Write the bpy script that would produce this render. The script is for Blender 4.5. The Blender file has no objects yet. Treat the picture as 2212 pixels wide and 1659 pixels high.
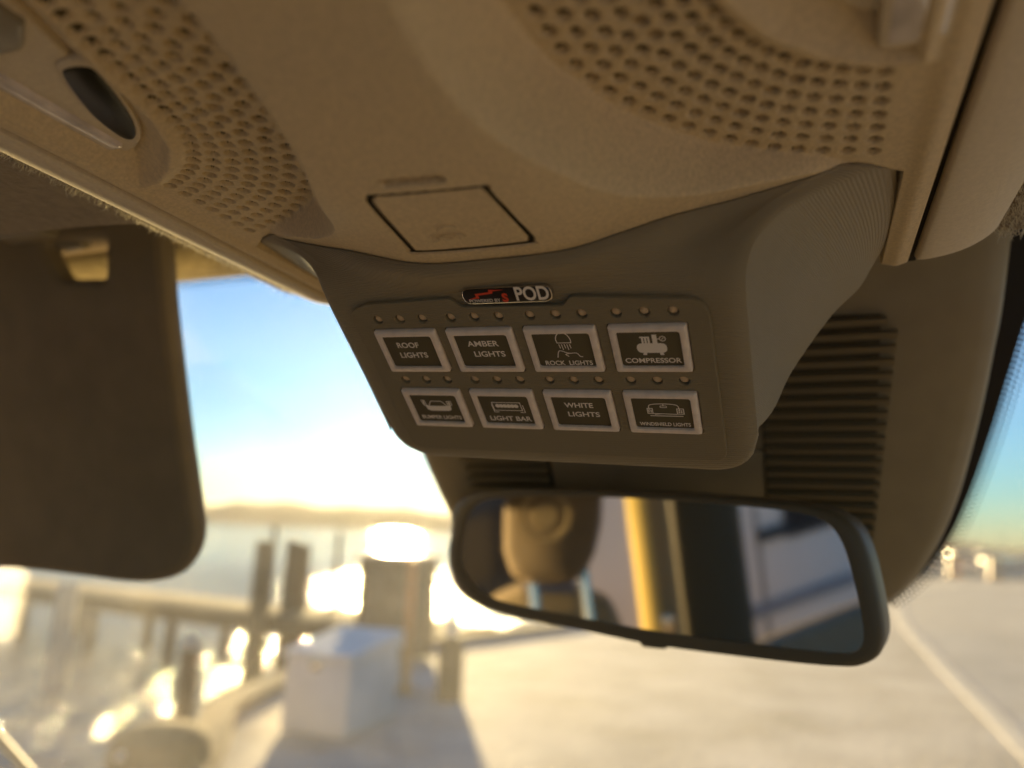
import bpy, bmesh, math, random
import numpy as np
from mathutils import Vector, Matrix
R = math.radians
random.seed(7); rng = np.random.default_rng(7)
sc = bpy.context.scene
COL = sc.collection

# ------------------------------------------------------------------ camera
CAMZ = 1.55                      # camera height above the lot, metres
AZ, PITCH, ROLL = R(-21.5), R(10.9), R(2.4)
fw = np.array([math.sin(AZ)*math.cos(PITCH), math.cos(AZ)*math.cos(PITCH), math.sin(PITCH)])
r0 = np.array([math.cos(AZ), -math.sin(AZ), 0.0]); u0 = np.cross(r0, fw)
rt = math.cos(ROLL)*r0 + math.sin(ROLL)*u0; up = np.cross(rt, fw)
cd = bpy.data.cameras.new('camera'); cam = bpy.data.objects.new('camera', cd); COL.objects.link(cam)
cd.sensor_width = 36; cd.lens = 770/1024*36; cd.clip_start = 0.005; cd.clip_end = 6000
cam.matrix_world = Matrix(((rt[0], up[0], -fw[0], 0), (rt[1], up[1], -fw[1], 0), (rt[2], up[2], -fw[2], CAMZ), (0, 0, 0, 1)))
cd.dof.use_dof = True; cd.dof.focus_distance = 0.238; cd.dof.aperture_fstop = 27.07/4.6
sc.camera = cam
# ------------------------------------------------------------------ light
SUN_AZ, SUN_EL = R(-29.3), R(6.0)      # azimuth from +Y towards +X
w = bpy.data.worlds.new('World'); sc.world = w; w.use_nodes = True
wn = w.node_tree.nodes; bg = wn['Background']
sky = wn.new('ShaderNodeTexSky'); sky.sky_type = 'NISHITA'; sky.sun_disc = False
sky.sun_elevation = SUN_EL; sky.sun_rotation = SUN_AZ
sky.altitude = 0; sky.air_density = 1.2; sky.dust_density = 0.25; sky.ozone_density = 7.8
w.node_tree.links.new(sky.outputs[0], bg.inputs[0]); bg.inputs[1].default_value = 0.037
sd = bpy.data.lights.new('sun', 'SUN'); so = bpy.data.objects.new('sun', sd); COL.objects.link(so)
sd.energy = 2.5; sd.angle = R(2.2); sd.color = (1.0, 0.74, 0.47)
tosun = Vector((math.sin(SUN_AZ)*math.cos(SUN_EL), math.cos(SUN_AZ)*math.cos(SUN_EL), math.sin(SUN_EL)))
so.rotation_euler = tosun.to_track_quat('Z', 'Y').to_euler(); so.location = (-20, 40, 10)
vs = sc.view_settings; vs.view_transform = 'Standard'; vs.look = 'None'; vs.exposure = 3.3; vs.gamma = 1
vs.use_white_balance = True; vs.white_balance_temperature = 8000; vs.white_balance_tint = -3
sc.cycles.use_denoising = True
sc.cycles.max_bounces = 8; sc.cycles.caustics_reflective = False; sc.cycles.caustics_refractive = False
sc.cycles.sample_clamp_indirect = 6

# ------------------------------------------------------------------ helpers
PW, PH = 2212.0, 1659.0; FPX = 770/1024*PW
def ray(px, py): return fw + rt*(px-PW/2)/FPX - up*(py-PH/2)/FPX
S = 0.1                                   # cabin unit: 10 cm, measured from the camera
def cab(p): p = np.asarray(p, float); return p*S + np.array([0, 0, CAMZ])
def on_plane(px, py, P, n):
    d = ray(px, py); return d*(np.dot(P, n)/np.dot(d, n))
def ground(px, py, z=0.0):
    d = ray(px, py); return d*((z-CAMZ)/d[2]) + np.array([0, 0, CAMZ])
WL = {}
def tag(o, label=None, cat=None, group=None, kind=None):
    if label: o['label'] = label
    if cat: o['category'] = cat
    if group: o['group'] = group
    if kind: o['kind'] = kind
    return o
def link(o, parent, loc):
    COL.objects.link(o); loc = np.asarray(loc, float)
    if parent is not None:
        o.parent = parent; o.location = loc - WL[parent.name]
    else: o.location = loc
    WL[o.name] = loc
    return o
def empty(name, loc, label, cat, group=None):
    o = bpy.data.objects.new(name, None); o.empty_display_size = 0.05
    link(o, None, loc); return tag(o, label, cat, group)
def obj(name, V, F, mat, parent=None, smooth=True, angle=None, loc=None):
    V = np.asarray(V, float)
    if loc is None:
        loc = np.array([(V[:, 0].min()+V[:, 0].max())/2, (V[:, 1].min()+V[:, 1].max())/2, V[:, 2].min()])
    me = bpy.data.meshes.new(name)
    me.from_pydata((V-loc).tolist(), [], F if isinstance(F, list) else F.tolist())
    me.update()
    if smooth:
        me.polygons.foreach_set('use_smooth', [True]*len(me.polygons))
        if angle: me.set_sharp_from_angle(angle=R(angle))
    if mat: me.materials.append(mat)
    return link(bpy.data.objects.new(name, me), parent, loc)
def copy_obj(o, parent, loc):
    c = o.copy(); return link(c, parent, loc)
class MB:
    def __init__(s): s.V = []; s.F = []
    def add(s, V, F):
        b = len(s.V); s.V += [tuple(map(float, v)) for v in V]; s.F += [tuple(i+b for i in f) for f in F]; return s
    def box(s, c, d, rz=0.0, bev=0.0):
        x, y, z = d[0]/2, d[1]/2, d[2]/2
        if bev <= 0:
            P = [(-x,-y,-z),(x,-y,-z),(x,y,-z),(-x,y,-z),(-x,-y,z),(x,-y,z),(x,y,z),(-x,y,z)]
            F = [(0,3,2,1),(4,5,6,7),(0,1,5,4),(1,2,6,5),(2,3,7,6),(3,0,4,7)]
        else:
            bm = bmesh.new(); bmesh.ops.create_cube(bm, size=1)
            for v in bm.verts: v.co = Vector((v.co.x*2*x, v.co.y*2*y, v.co.z*2*z))
            bmesh.ops.bevel(bm, geom=bm.edges[:], offset=min(bev, x*.9, y*.9, z*.9), segments=2, affect='EDGES', profile=.5)
            bm.verts.index_update(); P = [tuple(v.co) for v in bm.verts]; F = [tuple(v.index for v in f.verts) for f in bm.faces]; bm.free()
        ca, sa = math.cos(rz), math.sin(rz)
        return s.add([(c[0]+p[0]*ca-p[1]*sa, c[1]+p[0]*sa+p[1]*ca, c[2]+p[2]) for p in P], F)
    def lathe(s, c, prof, n=16, axis=None, xa=None):
        """prof: (radius, height) along axis"""
        ax = np.array(axis if axis is not None else (0, 0, 1.0), float); ax /= np.linalg.norm(ax)
        t = np.array(xa if xa is not None else ((1, 0, 0) if abs(ax[0]) < .9 else (0, 1, 0)), float)
        a = t - ax*np.dot(t, ax); a /= np.linalg.norm(a); b = np.cross(ax, a); c = np.asarray(c, float)
        V = []; F = []; m = len(prof)
        for (r_, h_) in prof:
            for k in range(n):
                th = 2*math.pi*k/n; V.append(c+ax*h_+(a*math.cos(th)+b*math.sin(th))*r_)
        for j in range(m-1):
            for k in range(n):
                k2 = (k+1) % n; F.append((j*n+k, j*n+k2, (j+1)*n+k2, (j+1)*n+k))
        F.append(tuple(range(n))[::-1]); F.append(tuple((m-1)*n+k for k in range(n)))
        return s.add(V, F)
    def tube(s, pts, rad, n=8):
        pts = [np.asarray(p, float) for p in pts]; V = []; F = []; m = len(pts)
        for i, p in enumerate(pts):
            t = pts[min(i+1, m-1)]-pts[max(i-1, 0)]; t /= np.linalg.norm(t)
            a = np.cross(t, (0, 0, 1.0));
            if np.linalg.norm(a) < 1e-4: a = np.cross(t, (1.0, 0, 0))
            a /= np.linalg.norm(a); b = np.cross(t, a); r_ = rad[i] if hasattr(rad, '__len__') else rad
            for k in range(n):
                th = 2*math.pi*k/n; V.append(p+(a*math.cos(th)+b*math.sin(th))*r_)
        for j in range(m-1):
            for k in range(n):
                k2 = (k+1) % n; F.append((j*n+k, j*n+k2, (j+1)*n+k2, (j+1)*n+k))
        F.append(tuple(range(n))[::-1]); F.append(tuple((m-1)*n+k for k in range(n)))
        return s.add(V, F)
    def build(s, name, mat, parent=None, smooth=False, angle=35, loc=None):
        return obj(name, s.V, s.F, mat, parent, smooth=True, angle=angle, loc=loc)
def grid_faces(ni, nj, flip=False):
    idx = np.arange(ni*nj).reshape(ni, nj)
    a, b, c, d = idx[:-1, :-1].ravel(), idx[1:, :-1].ravel(), idx[1:, 1:].ravel(), idx[:-1, 1:].ravel()
    f = np.stack([a, b, c, d], 1)
    return f[:, ::-1] if flip else f
def spline(P, n):
    """Catmull-Rom resample"""
    P = np.asarray(P, float); m = len(P); out = []
    Q = np.vstack([2*P[0]-P[1], P, 2*P[-1]-P[-2]])
    for t in np.linspace(0, m-1, n):
        i = min(int(t), m-2); u = t-i; a, b, c, d = Q[i:i+4]
        out.append(.5*((2*b)+(-a+c)*u+(2*a-5*b+4*c-d)*u*u+(-a+3*b-3*c+d)*u**3))
    return np.array(out)
def closed_spline(P, n):
    P = np.asarray(P, float); m = len(P); out = []
    for t in np.linspace(0, m, n, endpoint=False):
        i = int(t) % m; u = t-int(t); a, b, c, d = P[(i-1) % m], P[i], P[(i+1) % m], P[(i+2) % m]
        out.append(.5*((2*b)+(-a+c)*u+(2*a-5*b+4*c-d)*u*u+(-a+3*b-3*c+d)*u**3))
    return np.array(out)
def round_poly(P, rads, seg=6):
    """2-D polygon with rounded corners"""
    P = [np.asarray(p, float) for p in P]; n = len(P); out = []
    for i in range(n):
        a, b, c = P[i-1], P[i], P[(i+1) % n]; r_ = rads[i] if hasattr(rads, '__len__') else rads
        if r_ <= 0: out.append(b); continue
        e1 = (a-b); l1 = np.linalg.norm(e1); e1 = e1/l1; e2 = (c-b); l2 = np.linalg.norm(e2); e2 = e2/l2
        ang = math.acos(max(-1, min(1, np.dot(e1, e2)))); t = min(r_/math.tan(ang/2), l1*.49, l2*.49)
        p1, p2 = b+e1*t, b+e2*t
        for k in range(seg+1):
            u = k/seg; out.append((1-u)**2*p1+2*u*(1-u)*b+u*u*p2)
    return np.array(out)
def sstep(a, b, x): t = np.clip((x-a)/(b-a), 0, 1); return t*t*(3-2*t)
def sdf(poly, X, Y):
    """signed distance, negative inside"""
    P = np.asarray(poly, float); n = len(P); D = np.full(X.shape, 1e9); ins = np.zeros(X.shape, bool)
    for i in range(n):
        a, b = P[i], P[(i+1) % n]; e = b-a; L = max(e@e, 1e-12)
        t = np.clip(((X-a[0])*e[0]+(Y-a[1])*e[1])/L, 0, 1)
        D = np.minimum(D, (X-a[0]-t*e[0])**2+(Y-a[1]-t*e[1])**2)
        c = ((a[1] > Y) != (b[1] > Y))
        with np.errstate(divide='ignore', invalid='ignore'):
            ins ^= c & (X < (b[0]-a[0])*(Y-a[1])/(b[1]-a[1]+1e-15)+a[0])
    D = np.sqrt(D); return np.where(ins, -D, D)
def slab(name, outline, axU, axV, axN, org, thick, bev, mat, parent=None, holes=()):
    """extruded outline with rounded rims; outline (u,v) in metres on the plane org+u*axU+v*axV; front faces +axN"""
    if holes: return curve_plate(name, [outline]+list(holes), axU, axV, axN, org, thick, bev, mat, parent)
    Pn = np.asarray(outline, float); n = len(Pn)
    area = 0.5*np.sum(Pn[:, 0]*np.roll(Pn[:, 1], -1)-np.roll(Pn[:, 0], -1)*Pn[:, 1])
    if area < 0: Pn = Pn[::-1]
    t = np.roll(Pn, -1, 0)-np.roll(Pn, 1, 0); t /= np.linalg.norm(t, axis=1)[:, None]+1e-12
    nin = np.stack([-t[:, 1], t[:, 0]], 1)
    rings = []
    for (ins, dep) in [(bev, 0), (bev*.3, bev*.3), (0, bev), (0, thick-bev), (bev*.3, thick-bev*.3), (bev, thick)]:
        q = Pn+nin*ins; rings.append(np.asarray(org)[None]+q[:, :1]*axU+q[:, 1:]*axV-dep*axN)
    V = np.vstack(rings); F = []
    for j in range(len(rings)-1):
        for k in range(n):
            k2 = (k+1) % n; F.append((j*n+k, (j+1)*n+k, (j+1)*n+k2, j*n+k2))
    F.append(tuple(range(n))); F.append(tuple((len(rings)-1)*n+k for k in range(n))[::-1])
    return obj(name, V, F, mat, parent, angle=40)
def curve_to_mesh(cu, M):
    o = bpy.data.objects.new('tmp', cu); COL.objects.link(o)
    dg = bpy.context.evaluated_depsgraph_get(); me = bpy.data.meshes.new_from_object(o.evaluated_get(dg))
    V = np.array([M @ v.co for v in me.vertices]); F = [tuple(p.vertices) for p in me.polygons]
    bpy.data.objects.remove(o); bpy.data.curves.remove(cu); bpy.data.meshes.remove(me)
    return V, F
def frame_mat(axU, axV, axN, org):
    return Matrix(((axU[0], axV[0], axN[0], org[0]), (axU[1], axV[1], axN[1], org[1]), (axU[2], axV[2], axN[2], org[2]), (0, 0, 0, 1)))
def curve_geo(loops, axU, axV, axN, org, thick, bev):
    cu = bpy.data.curves.new('c', 'CURVE'); cu.dimensions = '2D'; cu.fill_mode = 'BOTH'
    for L in loops:
        s = cu.splines.new('POLY'); s.points.add(len(L)-1); s.use_cyclic_u = True
        for k, p in enumerate(L): s.points[k].co = (p[0], p[1], 0, 1)
    cu.extrude = max(thick/2-bev, 0); cu.bevel_depth = bev; cu.bevel_resolution = 1; cu.offset = -bev
    org = np.asarray(org)-np.asarray(axN)*thick/2
    return curve_to_mesh(cu, frame_mat(axU, axV, axN, org))
def curve_plate(name, loops, axU, axV, axN, org, thick, bev, mat, parent):
    V, F = curve_geo(loops, axU, axV, axN, org, thick, bev)
    return obj(name, V, F, mat, parent, angle=40)
def text_geo(txt, size, axU, axV, axN, org, thick=0.0, bold=0.0, sx=1.0, spacing=1.0, align='CENTER', slant=0.0):
    cu = bpy.data.curves.new('t', 'FONT'); cu.body = txt; cu.size = size; cu.align_x = align; cu.align_y = 'CENTER'
    cu.extrude = thick/2; cu.offset = bold; cu.space_character = spacing; cu.resolution_u = 4; cu.shear = slant
    return curve_to_mesh(cu, frame_mat(np.asarray(axU)*sx, axV, axN, org))

# ------------------------------------------------------------------ materials
def mat(name, col, rough=.5, spec=.5, metal=0.0, noise=None, bump=None, coat=0.0, trans=None, sheen=0.0):
    """noise=(scale, amount, detail); bump=(scale, strength, distance_m)"""
    m = bpy.data.materials.new(name); m.use_nodes = True; nt = m.node_tree; N = nt.nodes; L = nt.links
    b = N['Principled BSDF']; b.inputs['Base Color'].default_value = (*col, 1); b.inputs['Roughness'].default_value = rough
    b.inputs['Metallic'].default_value = metal; b.inputs['Specular IOR Level'].default_value = spec
    b.inputs['Coat Weight'].default_value = coat; b.inputs['Sheen Weight'].default_value = sheen
    tc = N.new('ShaderNodeTexCoord')
    if noise:
        n = N.new('ShaderNodeTexNoise'); n.inputs['Scale'].default_value = noise[0]; n.inputs['Detail'].default_value = noise[2] if len(noise) > 2 else 4
        L.new(tc.outputs['Object'], n.inputs['Vector'])
        mx = N.new('ShaderNodeMix'); mx.data_type = 'RGBA'; a = noise[1]
        mx.inputs[6].default_value = (*[c*(1-a) for c in col], 1); mx.inputs[7].default_value = (*[min(1, c*(1+a)) for c in col], 1)
        mr = N.new('ShaderNodeMapRange'); mr.inputs[1].default_value = .3; mr.inputs[2].default_value = .7
        L.new(n.outputs[0], mr.inputs[0]); L.new(mr.outputs[0], mx.inputs[0]); L.new(mx.outputs[2], b.inputs['Base Color'])
    if bump:
        n2 = N.new('ShaderNodeTexNoise'); n2.inputs['Scale'].default_value = bump[0]; n2.inputs['Detail'].default_value = 3
        L.new(tc.outputs['Object'], n2.inputs['Vector']); bp = N.new('ShaderNodeBump')
        bp.inputs['Strength'].default_value = bump[1]; bp.inputs['Distance'].default_value = bump[2]
        L.new(n2.outputs[0], bp.inputs['Height']); L.new(bp.outputs[0], b.inputs['Normal'])
    return m
M = {}
M['console'] = mat('grained_console_plastic', (.68, .545, .345), .62, .35, noise=(900, .10, 2), bump=(1500, .35, .0006))
M['trim'] = mat('console_edge_trim', (.66, .57, .43), .62, .35, noise=(700, .06, 2), bump=(1500, .25, .0005))
M['pod'] = mat('printed_black_plastic', (.30, .25, .165), .55, .25)
M['plate'] = mat('faceplate_plastic', (.255, .212, .137), .55, .25)
M['bezel'] = mat('translucent_button_frame', (.86, .74, .65), .45, .4, noise=(400, .06, 2))
M['face'] = mat('button_face', (.12, .098, .055), .5, .3)
M['legend'] = mat('white_legend_print', (.90, .82, .74), .6, .2)
M['led'] = mat('unlit_indicator_lens', (.70, .52, .33), .4, .4)
M['badge'] = mat('badge_resin', (.03, .022, .018), .35, .3)
M['red'] = mat('red_print', (.80, .07, .03), .5)
M['chrome'] = mat('badge_chrome_edge', (.75, .7, .66), .22, metal=1.0)
M['lens'] = mat('dark_lens', (.022, .019, .009), .3, .12)
M['clear'] = mat('clear_light_strip', (.74, .67, .63), .10, .6, coat=.5, noise=(90, .35, 3))
M['mirror_shell'] = mat('mirror_housing_plastic', (.14, .12, .078), .42, .45, bump=(900, .12, .0004))
M['mirror'] = mat('mirror_glass', (.90, .88, .84), .04, metal=1.0)
M['cover'] = mat('sensor_cover_plastic', (.33, .275, .175), .5, .4, noise=(60, .05, 2), bump=(1200, .15, .0004))
M['slat'] = mat('sensor_cover_slat', (.28, .235, .15), .5, .4)
M['visor'] = mat('visor_vinyl', (.23, .19, .125), .7, .25, noise=(40, .08, 3), bump=(500, .15, .0006))
M['clip'] = mat('visor_clip_plastic', (.25, .22, .16), .35, .5)
M['headliner'] = mat('headliner_fabric', (.26, .20, .12), .95, .1, noise=(250, .18, 3), bump=(700, .6, .002), sheen=.3)
M['felt'] = mat('header_felt', (.50, .45, .32), .95, .1, noise=(260, .2, 3), bump=(500, .8, .004), sheen=.5)
M['fuzz'] = mat('fleece_fibre', (.78, .74, .60), .9, .1, sheen=.6)
M['frit'] = mat('black_frit', (.02, .02, .022), .5, .3)
M['recess_shade'] = mat('painted_recess_shade', (.12, .094, .052), .9, .1)  # dark tone that paints shade into the dimple floors and louvre gaps
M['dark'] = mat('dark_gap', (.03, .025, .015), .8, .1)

# layered print lines on the pod
def layer_lines(m, scale, axis, strength):
    nt = m.node_tree; N = nt.nodes; L = nt.links; b = N['Principled BSDF']
    tc = N.new('ShaderNodeTexCoord'); wv = N.new('ShaderNodeTexWave'); wv.wave_type = 'BANDS'; wv.bands_direction = axis
    wv.inputs['Scale'].default_value = scale; wv.inputs['Distortion'].default_value = 1.2; wv.inputs['Detail'].default_value = 1.5
    wv.inputs['Detail Scale'].default_value = 1.0
    L.new(tc.outputs['Object'], wv.inputs['Vector'])
    nz = N.new('ShaderNodeTexNoise'); nz.inputs['Scale'].default_value = 900; L.new(tc.outputs['Object'], nz.inputs['Vector'])
    ad = N.new('ShaderNodeMath'); ad.operation = 'MULTIPLY_ADD'; ad.inputs[1].default_value = .5
    L.new(nz.outputs[0], ad.inputs[0]); L.new(wv.outputs['Fac'], ad.inputs[2])
    bp = N.new('ShaderNodeBump'); bp.inputs['Strength'].default_value = strength; bp.inputs['Distance'].default_value = .0004
    L.new(ad.outputs[0], bp.inputs['Height']); L.new(bp.outputs[0], b.inputs['Normal'])
layer_lines(M['pod'], 560, 'Z', .40)
layer_lines(M['plate'], 600, 'Z', .28)

# ================================================================== SETTING
def ground_mat(name, c1, c2, sc1, rough=.9, bump=.4, dist=.02, sc2=None):
    m = bpy.data.materials.new(name); m.use_nodes = True; nt = m.node_tree; N = nt.nodes; L = nt.links; b = N['Principled BSDF']
    tc = N.new('ShaderNodeTexCoord'); n1 = N.new('ShaderNodeTexNoise'); n1.inputs['Scale'].default_value = sc1; n1.inputs['Detail'].default_value = 6
    n2 = N.new('ShaderNodeTexNoise'); n2.inputs['Scale'].default_value = sc2 or sc1*14; n2.inputs['Detail'].default_value = 4
    for n in (n1, n2): L.new(tc.outputs['Object'], n.inputs['Vector'])
    ad = N.new('ShaderNodeMath'); ad.operation = 'MULTIPLY_ADD'; ad.inputs[1].default_value = .6
    L.new(n2.outputs[0], ad.inputs[0]); L.new(n1.outputs[0], ad.inputs[2])
    mr = N.new('ShaderNodeMapRange'); mr.inputs[1].default_value = .55; mr.inputs[2].default_value = 1.05; L.new(ad.outputs[0], mr.inputs[0])
    mx = N.new('ShaderNodeMix'); mx.data_type = 'RGBA'; mx.inputs[6].default_value = (*c1, 1); mx.inputs[7].default_value = (*c2, 1)
    L.new(mr.outputs[0], mx.inputs[0]); L.new(mx.outputs[2], b.inputs['Base Color'])
    b.inputs['Roughness'].default_value = rough; b.inputs['Specular IOR Level'].default_value = .25
    bp = N.new('ShaderNodeBump'); bp.inputs['Strength'].default_value = bump; bp.inputs['Distance'].default_value = dist
    L.new(n2.outputs[0], bp.inputs['Height']); L.new(bp.outputs[0], b.inputs['Normal'])
    return m
M['gravel'] = ground_mat('pale_gravel', (.28, .255, .225), (.62, .57, .52), 1.1, bump=.5, dist=.03)
M['asphalt'] = ground_mat('worn_asphalt', (.26, .26, .27), (.40, .40, .41), .9)
M['kerb'] = ground_mat('pale_concrete', (.48, .45, .41), (.64, .60, .55), 3)
M['hill'] = ground_mat('wooded_hill', (.07, .055, .035), (.13, .10, .06), .02, bump=1, dist=3)
M['wood'] = ground_mat('weathered_dock_timber', (.17, .12, .07), (.32, .24, .15), 6)
M['wooddark'] = ground_mat('wet_piling_timber', (.10, .07, .04), (.22, .155, .085), 5)
M['palewood'] = ground_mat('sun_bleached_timber', (.40, .37, .30), (.55, .50, .42), 5)
M['white'] = ground_mat('white_fibreglass', (.66, .60, .55), (.78, .71, .66), 3, rough=.4, bump=.05)
M['orange'] = mat('orange_painted_steel', (.62, .22, .05), .45)
M['redpaint'] = mat('red_canvas', (.55, .05, .05), .8)
M['siding'] = mat('white_siding', (.88, .80, .72), .6, noise=(4, .04, 3))
M['window'] = mat('dark_window_glass', (.03, .035, .04), .08, .6)
M['water'] = bpy.data.materials.new('harbour_water'); M['water'].use_nodes = True
nt = M['water'].node_tree; b = nt.nodes['Principled BSDF']; b.inputs['Base Color'].default_value = (.26, .245, .215, 1); b.inputs['Roughness'].default_value = .08
b.inputs['IOR'].default_value = 1.33; b.inputs['Specular IOR Level'].default_value = .5
tc = nt.nodes.new('ShaderNodeTexCoord'); mp = nt.nodes.new('ShaderNodeMapping'); mp.inputs['Scale'].default_value = (1, 1, 1)
n1 = nt.nodes.new('ShaderNodeTexNoise'); n1.inputs['Scale'].default_value = 2.2; n1.inputs['Detail'].default_value = 5; n1.inputs['Distortion'].default_value = .6
bp = nt.nodes.new('ShaderNodeBump'); bp.inputs['Strength'].default_value = .45; bp.inputs['Distance'].default_value = .3
ln_ = nt.nodes.new('ShaderNodeVectorMath'); ln_.operation = 'LENGTH'; mr_ = nt.nodes.new('ShaderNodeMapRange')
mr_.inputs[1].default_value = 12; mr_.inputs[2].default_value = 60; mr_.inputs[3].default_value = 1.0; mr_.inputs[4].default_value = .18
nt.links.new(tc.outputs['Object'], ln_.inputs[0]); nt.links.new(ln_.outputs['Value'], mr_.inputs[0]); nt.links.new(mr_.outputs[0], bp.inputs['Strength'])
nt.links.new(tc.outputs['Object'], mp.inputs[0]); nt.links.new(mp.outputs[0], n1.inputs['Vector']); nt.links.new(n1.outputs[0], bp.inputs['Height']); nt.links.new(bp.outputs[0], b.inputs['Normal'])

tag(obj('water', [(-1500, -400, -1), (1500, -400, -1), (1500, 1500, -1), (-1500, 1500, -1)], [(0, 1, 2, 3)], M['water'], loc=(0, 0, -1)), kind='structure')
lot = [(-40, -60), (60, -60), (60, 52), (10, 56), (-1, 40), (-4.0, 13), (-5.2, 9), (-4.9, 6.6), (-4.55, 5.4), (-3.75, 4.3), (-3.2, 3.4), (-9, 3.0), (-40, 2.6)]
tag(obj('gravel_lot', [(x, y, 0) for x, y in lot], [tuple(range(len(lot)))], M['gravel'], loc=(0, 0, 0), smooth=False), kind='structure')
ke = spline([(1.50, -3), (1.52, 4), (1.56, 8), (1.60, 13), (1.75, 19), (2.3, 26), (3.6, 34), (7, 44)], 60)
tg = np.gradient(ke, axis=0); tg /= np.linalg.norm(tg, axis=1)[:, None]; nr = np.stack([tg[:, 1], -tg[:, 0]], 1)
V = []; 
for p, n in zip(ke, nr): V += [(*p, .004), (*(p+n*30), .004)]
tag(obj('asphalt_lane', V, grid_faces(60, 2), M['asphalt'], loc=(1.5, 0, .004), smooth=False), kind='structure')
V = []
for p, n in zip(ke, nr): V += [(*(p-n*.11), .0), (*(p-n*.10), .010), (*(p+n*.10), .012), (*(p+n*.11), .0)]
tag(obj('kerb', V, grid_faces(60, 4, True), M['kerb'], loc=(1.5, 0, .0), smooth=False), kind='structure')
# bulkhead boards along the quay edge
qe = [(-1, 40), (-4.0, 13), (-5.2, 9), (-4.9, 6.6), (-4.55, 5.4), (-3.75, 4.3), (-3.2, 3.4), (-9, 3.0), (-40, 2.6)]
bh = empty('bulkhead', (-5, 6, -1), 'dark timber bulkhead holding the edge of the gravel lot above the water', 'bulkhead')
for (a, c) in zip(qe[:-1], qe[1:]):
    a, c = np.array(a, float), np.array(c, float); L_ = np.linalg.norm(c-a); ang = math.atan2(c[1]-a[1], c[0]-a[0])
    MB().box(((a[0]+c[0])/2, (a[1]+c[1])/2, -.75), (L_, .16, 1.44), ang).build('board_wall', M['wooddark'], bh)
    MB().box(((a[0]+c[0])/2, (a[1]+c[1])/2, .04), (L_, .26, .09), ang).build('cap_beam', M['wood'], bh)
# far hills: low ridge across the water
nx, ny = 220, 14; V = []
for i in range(nx):
    a = R(-85+170*i/(nx-1))
    hgt = 25+2.5*math.sin(i*.21)+2*math.sin(i*.53+1)+1.4*math.sin(i*1.3+2)+1.6*random.random()
    hgt *= (1.0 if a < R(-8) else max(.25, 1-(a-R(-8))*2.2))
    for j in range(ny):
        d = 760+j*45; t = j/(ny-1); z = -1.2+hgt*math.sin(min(1, t*2.2)*math.pi/2)*(1+.06*random.random())
        V.append((math.sin(a)*d, math.cos(a)*d, z))
tag(obj('far_hills', V, grid_faces(nx, ny, True), M['hill'], loc=(0, 0, -1.2)), kind='structure')

# ================================================================== OVERHEAD CONSOLE (cabin units, heights measured from the camera)
XC = -0.82
_yl = np.array([-2, .5, .94, 1.10, 1.30, 1.47, 1.72, 1.90, 2.03, 2.08])
_xl = np.array([.20, .19, .185, .185, .226, .31, .41, .60, .89, .94])
_yu = np.array([-2, .6, 1.20, 1.34, 1.52, 1.71, 1.93, 2.08])
_xu = np.array([.29, .29, .29, .30, .34, .46, .66, .97])
_lx = np.array([0, .2, .35, .49, .65, .78, .89, 1.0, 1.07])
_ly = np.array([1.89, 1.895, 1.90, 1.925, 1.99, 2.03, 2.06, 2.11, 2.17])
def smooth_interp(xs, ys):
    fx = np.linspace(xs[0], xs[-1], 600); fy = np.interp(fx, xs, ys); k = np.ones(25)/25
    fy = np.convolve(np.pad(fy, 12, mode='edge'), k, mode='valid')
    return lambda q: np.interp(q, fx, fy)
xlow, xup, lipy = smooth_interp(_yl, _xl), smooth_interp(_yu, _xu), smooth_interp(_lx, _ly)
zbase = smooth_interp(np.array([-2, .5, .94, 1.10, 1.30, 1.47, 1.9, 3]), np.array([.93, .93, .88, .82, .78, .757, .75, .75]))
def zt(X, Y):
    a = np.abs(X); return zbase(Y)+.345*.05*np.log1p(np.exp((a-.24)/.05))
def z_main(X, Y):
    """console underside before recesses; X from the console centreline"""
    a = np.abs(X); t = zt(a, Y); lo, hi = xlow(Y), np.maximum(xup(Y), xlow(Y)+.03)
    s = sstep(lo-.012, hi+.01, a); s = np.where(Y > 2.10, 0, s)
    z = t*(1-s)+np.maximum(t, 1.0)*s
    z = np.minimum(z, 1.0+0*z)
    return z
def surf(px, py, f=z_main):
    d = ray(px, py); lo, hi = .3, 3.0
    ts = np.linspace(.2, 4.5, 4000); X = d[0]*ts-XC; Y = d[1]*ts; Z = d[2]*ts
    g = Z-f(X, Y); i = np.argmax(g > 0); t = ts[i-1]+(ts[i]-ts[i-1])*(-g[i-1])/(g[i]-g[i-1]+1e-12)
    return np.array([d[0]*t-XC, d[1]*t, d[2]*t])
LIGHT = np.array([(.50, -1), (.53, .5), (.56, .80), (.585, .95), (.655, 1.14), (.70, 1.32), (.77, 1.45), (.87, 1.55), (.98, 1.61), (1.06, 1.62), (1.06, -1)])
LIGHT_IN = np.array([(.63, -1), (.65, .5), (.67, .80), (.70, .95), (.755, 1.14), (.80, 1.30), (.86, 1.41), (.94, 1.49), (1.045, 1.52), (1.045, -1)])
sos_px = [(790, 430), (815, 418), (1020, 408), (1050, 416), (1140, 508), (1152, 522), (1130, 532), (910, 546), (885, 540), (800, 446)]
SOS = closed_spline([surf(*p)[:2] for p in round_poly([(786, 428), (1045, 406), (1158, 526), (894, 547)], [14, 26, 12, 18], 4)], 60)
SLOT_A, SLOT_B = surf(828, 398)[:2], surf(946, 388)[:2]
xs = np.concatenate([np.linspace(-1.175, 1.175, 660)])
ys = np.concatenate([np.arange(-1.0, .72, .035), np.arange(.72, 2.24, .0036), np.arange(2.25, 3.02, .02)])
GX, GY = np.meshgrid(xs, ys, indexing='ij')
GZ = z_main(GX, GY)
A = np.abs(GX)
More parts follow.
